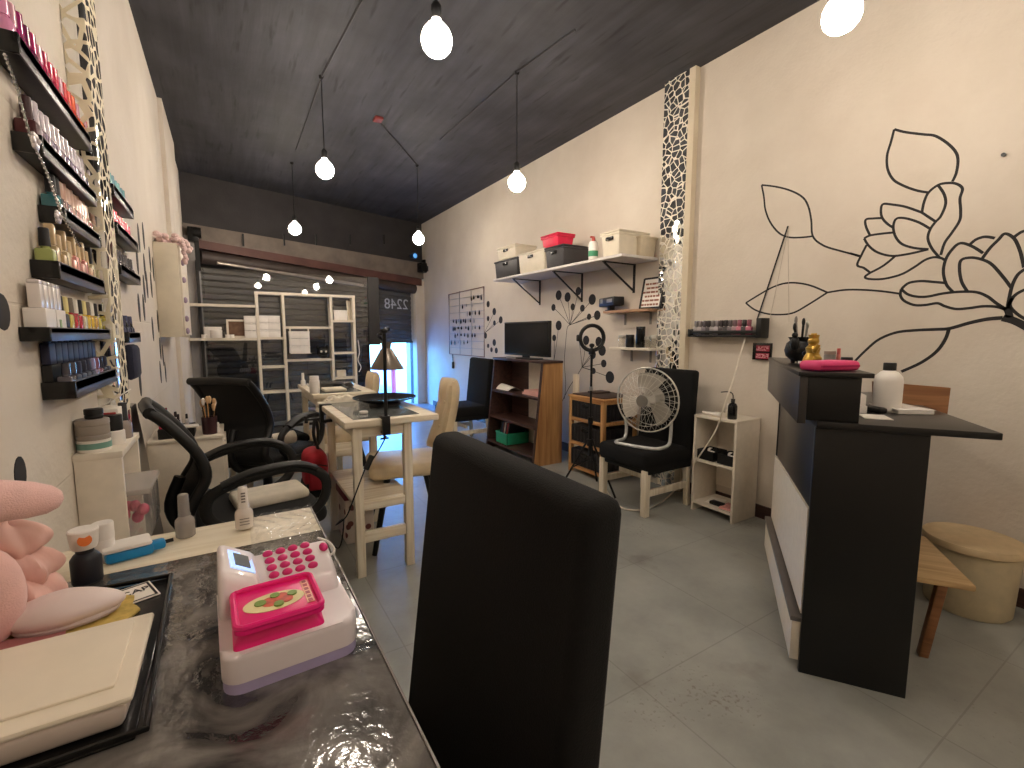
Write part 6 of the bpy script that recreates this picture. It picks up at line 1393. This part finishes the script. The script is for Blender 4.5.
dirn = Vector((-p.x + .05, -p.y, 0)).normalized(); od = MB(); od.tube([Vector((dirn.x, dirn.y, 0)) * .0185 + Vector((0, 0, .079)), Vector((dirn.x, dirn.y, .03)) * .0212 + Vector((0, 0, .079))], .0095, 20); part('orange_disc', od, mat('orange_print', rgb(226, 120, 50), .5), t)
p = pz(101, 570, ZN)
jar('white_pot', 'white pot behind the dark navy bottle on the near table', 'pot', (p.x, p.y + .04, ZN), .016, .075, WHITEP, WHITEP, .03)
# blue and white nail drill box
p = pz(130, 556, ZN)
t = thing('nail_drill_box', 'blue and white flat device with a short black plug on the near table', 'device', (p.x, p.y, ZN), R(12))
part('device_base', MB().box((0, 0, .011), (.074, .05, .022), bev=.008), mat('device_blue', rgb(20, 130, 190), .35), t)
part('device_top', MB().box((-.003, .0, .0255), (.074, .052, .009), bev=.005), WHITEP, t)
part('connector', MB().box((.043, -.008, .013), (.024, .026, .016), bev=.005), MATS['device_blue'], t); part('plug', MB().tube([(.055, -.008, .014), (.068, -.010, .015)], .004, 8), BLACKP, t)
# black tray, clear box, lace paper, white device, card
bx0 = pz(157, 617, ZN).x + .004
BX1 = -.108
t = thing('black_tray', 'black tray under the white plastic box at the left end of the near table', 'tray', (-.235, .72, ZN)); part('tray_floor', MB().bb((XL + .01, .585, ZN + .0005), (BX1 + .003, .962, ZN + .005), bev=.002), BLACKG, t, True); part('tray_rim', MB().tube([(XL + .012, .587, ZN + .008), (BX1 + .012, .587, ZN + .008), (BX1 + .003, .962, ZN + .008), (XL + .012, .985, ZN + .008)], .004, 8, True), BLACKG, t, True)
t = thing('white_plastic_box', 'long white plastic box on the black tray at the bottom left', 'storage box', (-.235, .69, ZN + .0055))
mb = MB().hull([(XL + .02, .605, ZN + .006), (BX1 - .010, .605, ZN + .006), (BX1 - .010, .765, ZN + .006), (XL + .02, .765, ZN + .006), (XL + .015, .598, ZN + .036), (BX1, .598, ZN + .036), (BX1, .772, ZN + .036), (XL + .015, .772, ZN + .036)]); bmesh.ops.bevel(mb.bm, geom=list(mb.bm.edges), offset=.006, segments=3, profile=.5, affect='EDGES')
CRM = mat('milky_box', rgb(222, 208, 198), .3, var=.03, coat=.2)
part('box_body', mb, CRM, t, True)
mb = MB().bb((XL + .013, .596, ZN + .0362), (BX1 + .002, .774, ZN + .044), bev=.004); mb.bb((XL + .02, .62, ZN + .0435), (BX1 - .016, .755, ZN + .0475), bev=.003)
part('lid', mb, mat('milky_lid', rgb(232, 220, 200), .35, var=.03), t, True)
lace = MB()
def lc(cx_, cy_, r_, z):
    pts = []
    for k in range(48):
        a = 2 * math.pi * k / 48; rr = r_ * (1 + .05 * math.cos(12 * a)); pts.append((cx_ + rr * math.cos(a), cy_ + rr * math.sin(a)))
    return pts
pc_ = pz(70, 622, ZN + .01)
solo('lace_doily', MB().prism(lc(-.235, .865, .095, 0), .003, Matrix.Translation((0, 0, ZN + .0055))), mat('yellow_lace', rgb(206, 178, 96), .8, var=.2, scale=80), 'yellow scalloped paper under the white hand-held device', 'doily')
solo('pink_paper', MB().box((-.27, .815, ZN + .0105), (.12, .09, .003), rz=.2), mat('pink_card', rgb(186, 120, 120), .7), 'pink paper sticking out between the white device and the plastic box', 'paper')
mp_ = pz(72, 606, ZN + .03)
t = thing('white_mouse', 'smooth white mouse-shaped device lying on the yellow paper', 'device', (mp_.x - .005, mp_.y, ZN + .0125), R(3))
mb = MB(); mb.ell((0, 0, .017), (.066, .040, .024), n=28, m=16)
for v in mb.bm.verts: v.co.z = max(v.co.z, .0); v.co.y *= (1 - .25 * max(0, v.co.x / .066)); v.co.z *= (1 - .25 * max(0, v.co.x / .066))
part('shell', mb, mat('soft_white', rgb(226, 208, 204), .4, var=.02), t)
part('base_ring', MB().lathe([(0, 0), (.058, 0), (.06, .004), (.056, .008), (0, .008)], n=28, sx=1, sy=.62), mat('soft_grey', rgb(190, 172, 170), .4), t)
pk_ = pz(136, 594, ZN + .006)
t = thing('printed_card', 'small white card with black border and lettering on the black tray', 'card', (pk_.x, pk_.y, ZN + .0055), R(20))
part('card', MB().box((0, 0, .001), (.05, .062, .0015)), PAPER, t)
part('border', MB().box((0, -.027, .002), (.044, .003, .0006)).box((0, .027, .002), (.044, .003, .0006)).box((-.021, 0, .002), (.003, .055, .0006)).box((.021, 0, .002), (.003, .055, .0006)), INK, t)
tx = text_mesh('CAP', .020, .0004); o = link('lettering', tx, INK, t); o.location = (0, .006, .0022); o.rotation_euler = (0, 0, R(90) * 0)
# pink plush
PL = mat('pink_plush', rgb(238, 194, 188), .95, var=.05, scale=40, bump=.25, bscale=500, sheen=.3)
PLS = mat('pink_satin', rgb(230, 188, 178), .6, var=.06, scale=20)
q = py(63, 500, .86)
t = thing('pink_plush', 'pink plush toy with a long rounded arm and a ruffled body at the left edge', 'plush toy', (-.285, .90, ZN + .009))
a0 = py(62, 499, .88); a1 = py(-70, 503, .80)
part('plush_arm', MB().tube([a0, a0.lerp(a1, .05), a0.lerp(a1, .13), a0.lerp(a1, .30), a0.lerp(a1, .6), a1], [.004, .0135, .0195, .0245, .0275, .026], 20), PL, t, True)
part('arm_seam', MB().tube([a0 + Vector((-.016, -.012, .014)), a0 + Vector((-.020, -.020, -.0)), a0 + Vector((-.014, -.012, -.014))], .0010, 6), mat('seam_pink', rgb(200, 130, 126), .9), t, True)
def ruffle(mb, c, r_, hgt, folds, amp, ph, sq=.8, N=72, M_=16):
    g = []
    for j in range(M_ + 1):
        v = j / M_; env = math.sin(math.pi * min(1, v * .93 + .07)) ** .55; row_ = []
        for i in range(N):
            a = 2 * math.pi * i / N; rr = r_ * env * (1 + amp * math.sin(folds * a + ph + 1.5 * v) + .04 * math.sin((folds * 2 + 1) * a + 5 * v))
            row_.append(mb.bm.verts.new((c[0] + rr * math.cos(a), c[1] + sq * rr * math.sin(a), c[2] + hgt * v + .004 * math.sin(4 * a + ph))))
        g.append(row_)
    for j in range(M_):
        for i in range(N): mb.bm.faces.new((g[j][i], g[j][(i + 1) % N], g[j + 1][(i + 1) % N], g[j + 1][i]))
    mb.bm.faces.new(list(reversed(g[0]))); mb.bm.faces.new(g[-1]); return mb
mb = MB(); ruffle(mb, (-.280, .925, ZN + .006), .048, .075, 6, .10, .3); ruffle(mb, (-.279, .93, ZN + .055), .045, .060, 8, .13, 1.1); ruffle(mb, (-.284, .93, ZN + .10), .042, .055, 5, .12, 2.0)
part('ruffled_body', mb, PLS, t, True)
part('plush_belly', MB().ell((-.292, .865, ZN + .075), (.038, .030, .068), n=24, m=14), PL, t, True)

# ------------------------------------------------------------------ pendant bulbs
WARM = (1.0, .87, .725, 1)
BULBM = bpy.data.materials.new('glowing_globe'); BULBM.use_nodes = True; nt = BULBM.node_tree; nt.nodes.clear()
o_ = nt.nodes.new('ShaderNodeOutputMaterial'); e_ = nt.nodes.new('ShaderNodeEmission'); e_.inputs['Color'].default_value = WARM; e_.inputs['Strength'].default_value = BULB_STRENGTH
nt.links.new(e_.outputs[0], o_.inputs['Surface'])
pos = [((.80, 1.89, 2.39), 'pendant globe bulb hanging nearest the camera above the middle of the room'), ((1.94, .906, 2.335), 'pendant globe bulb near the right wall at the top right, above the painted flowers'),
       ((.689, 3.755, 2.40), 'pendant globe bulb in the left row above the tall manicure tables'), ((1.866, 2.971, 2.293), 'pendant globe bulb in front of the high bracket shelf'),
       ((.713, 5.73, 2.35), 'pendant globe bulb at the far end in front of the concrete lintel'), ((1.897, 5.09, 2.256), 'pendant globe bulb by the right end of the shutter roller'),
       ((.75, -.15, 2.4), 'pendant globe bulb behind the camera in the left row'), ((1.95, -1.15, 2.35), 'pendant globe bulb behind the camera in the right row')]
proto = None
for i, (p, lab) in enumerate(pos):
    x, y, z = p
    if proto is None:
        t = thing('pendant_lamp', lab, 'pendant lamp', (x, y, z), 0, 'pendant globe lamps'); proto = t
        part('globe', MB().lathe([(0, -.062), (.02, -.0585), (.04, -.047), (.055, -.029), (.062, -.005), (.060, .018), (.050, .040), (.034, .058), (.02, .07), (.017, .08), (0, .08)], n=32), BULBM, t)
        part('socket', MB().lathe([(0, .0805), (.02, .0805), (.022, .085), (.022, .13), (.012, .145), (0, .145)], n=20), BLACKP, t)
        part('cord', MB().tube([(0, 0, .14), (0, 0, 1.0)], .0035, 8), BLACKP, t)
        part('ceiling_rose', MB().lathe([(0, .975), (.014, .98), (.018, 1.0), (0, 1.0)], n=18), BLACKP, t)
    else: t = dup(proto, (x, y, z), 0, lab)
    for ch in t.children:
        k = ch.name.split('.')[0]
        if k == 'cord': ch.scale = (1, 1, 1); ch.location = (0, 0, (ZC - z) - 1.0)
        if k == 'ceiling_rose': ch.location = (0, 0, (ZC - z) - 1.0)
        if k == 'cord':
            s_ = (ZC - z - .14) / .86; ch.scale = (1, 1, s_); ch.location = (0, 0, .14 - .14 * s_)
# small red ceiling box with a wire
p = pz(378, 118, ZC)
t = thing('ceiling_box', 'small reddish junction box on the dark ceiling', 'junction box', (p.x, p.y, ZC)); part('box_body', MB().box((0, 0, -.012), (.07, .09, .024), bev=.006), mat('rust_red', rgb(120, 50, 50), .6), t); part('wire', MB().tube([(0, 0, -.02), tuple(pz(417, 165, ZC - .01) - p)], .005, 6), BLACKM, t)
# conduit lines on the ceiling
for i, (a, b_) in enumerate((((362, 0), (322, 76)), ((322, 76), (296, 150)), ((575, 30), (517, 72)), ((517, 72), (440, 140)))):
    A_ = pz(*a, ZC - .006); B2 = pz(*b_, ZC - .006); solo('ceiling_conduit', MB().tube([A_, B2], .006, 6), mat('dark_conduit', rgb(52, 51, 53), .6), 'dark conduit along the ceiling, %s' % ['nearer piece on the left', 'farther piece on the left', 'nearer piece on the right', 'farther piece on the right'][i], 'conduit', 'ceiling conduits')

# ------------------------------------------------------------------ daylight and render look
W = bpy.data.worlds.new('sky'); SC.world = W; W.use_nodes = True; nt = W.node_tree; bg = nt.nodes['Background']
sky = nt.nodes.new('ShaderNodeTexSky'); sky.sky_type = 'NISHITA'; sky.sun_elevation = R(50); sky.sun_rotation = R(200); sky.sun_disc = False; sky.air_density = 1.2; sky.dust_density = .5
tint = nt.nodes.new('ShaderNodeMix'); tint.data_type = 'RGBA'; tint.blend_type = 'MULTIPLY'; tint.inputs[0].default_value = 1.0; tint.inputs[7].default_value = (.14, .42, 1.0, 1)   # camera balanced for the warm bulbs, so the sky reads blue
nt.links.new(sky.outputs[0], tint.inputs[6]); nt.links.new(tint.outputs[2], bg.inputs['Color']); bg.inputs['Strength'].default_value = SKY_STRENGTH
sun = bpy.data.objects.new('sun', bpy.data.lights.new('sun', 'SUN')); COL.objects.link(sun); sun.data.energy = SUN_STRENGTH; sun.data.color = (.62, .82, 1.0); sun.data.angle = R(1); 
# sun stands behind the building, so it strikes the street beyond the shutter
sdir = (-BN * .9 + BU * .3 + Vector((0, 0, -1.0))).normalized(); sun.rotation_euler = sdir.to_track_quat('-Z', 'Y').to_euler()
vs = SC.view_settings; vs.view_transform = 'Standard'; vs.look = 'None'; vs.exposure = EXPO; vs.gamma = 1; vs.use_curve_mapping = False
SC.display_settings.display_device = 'sRGB'
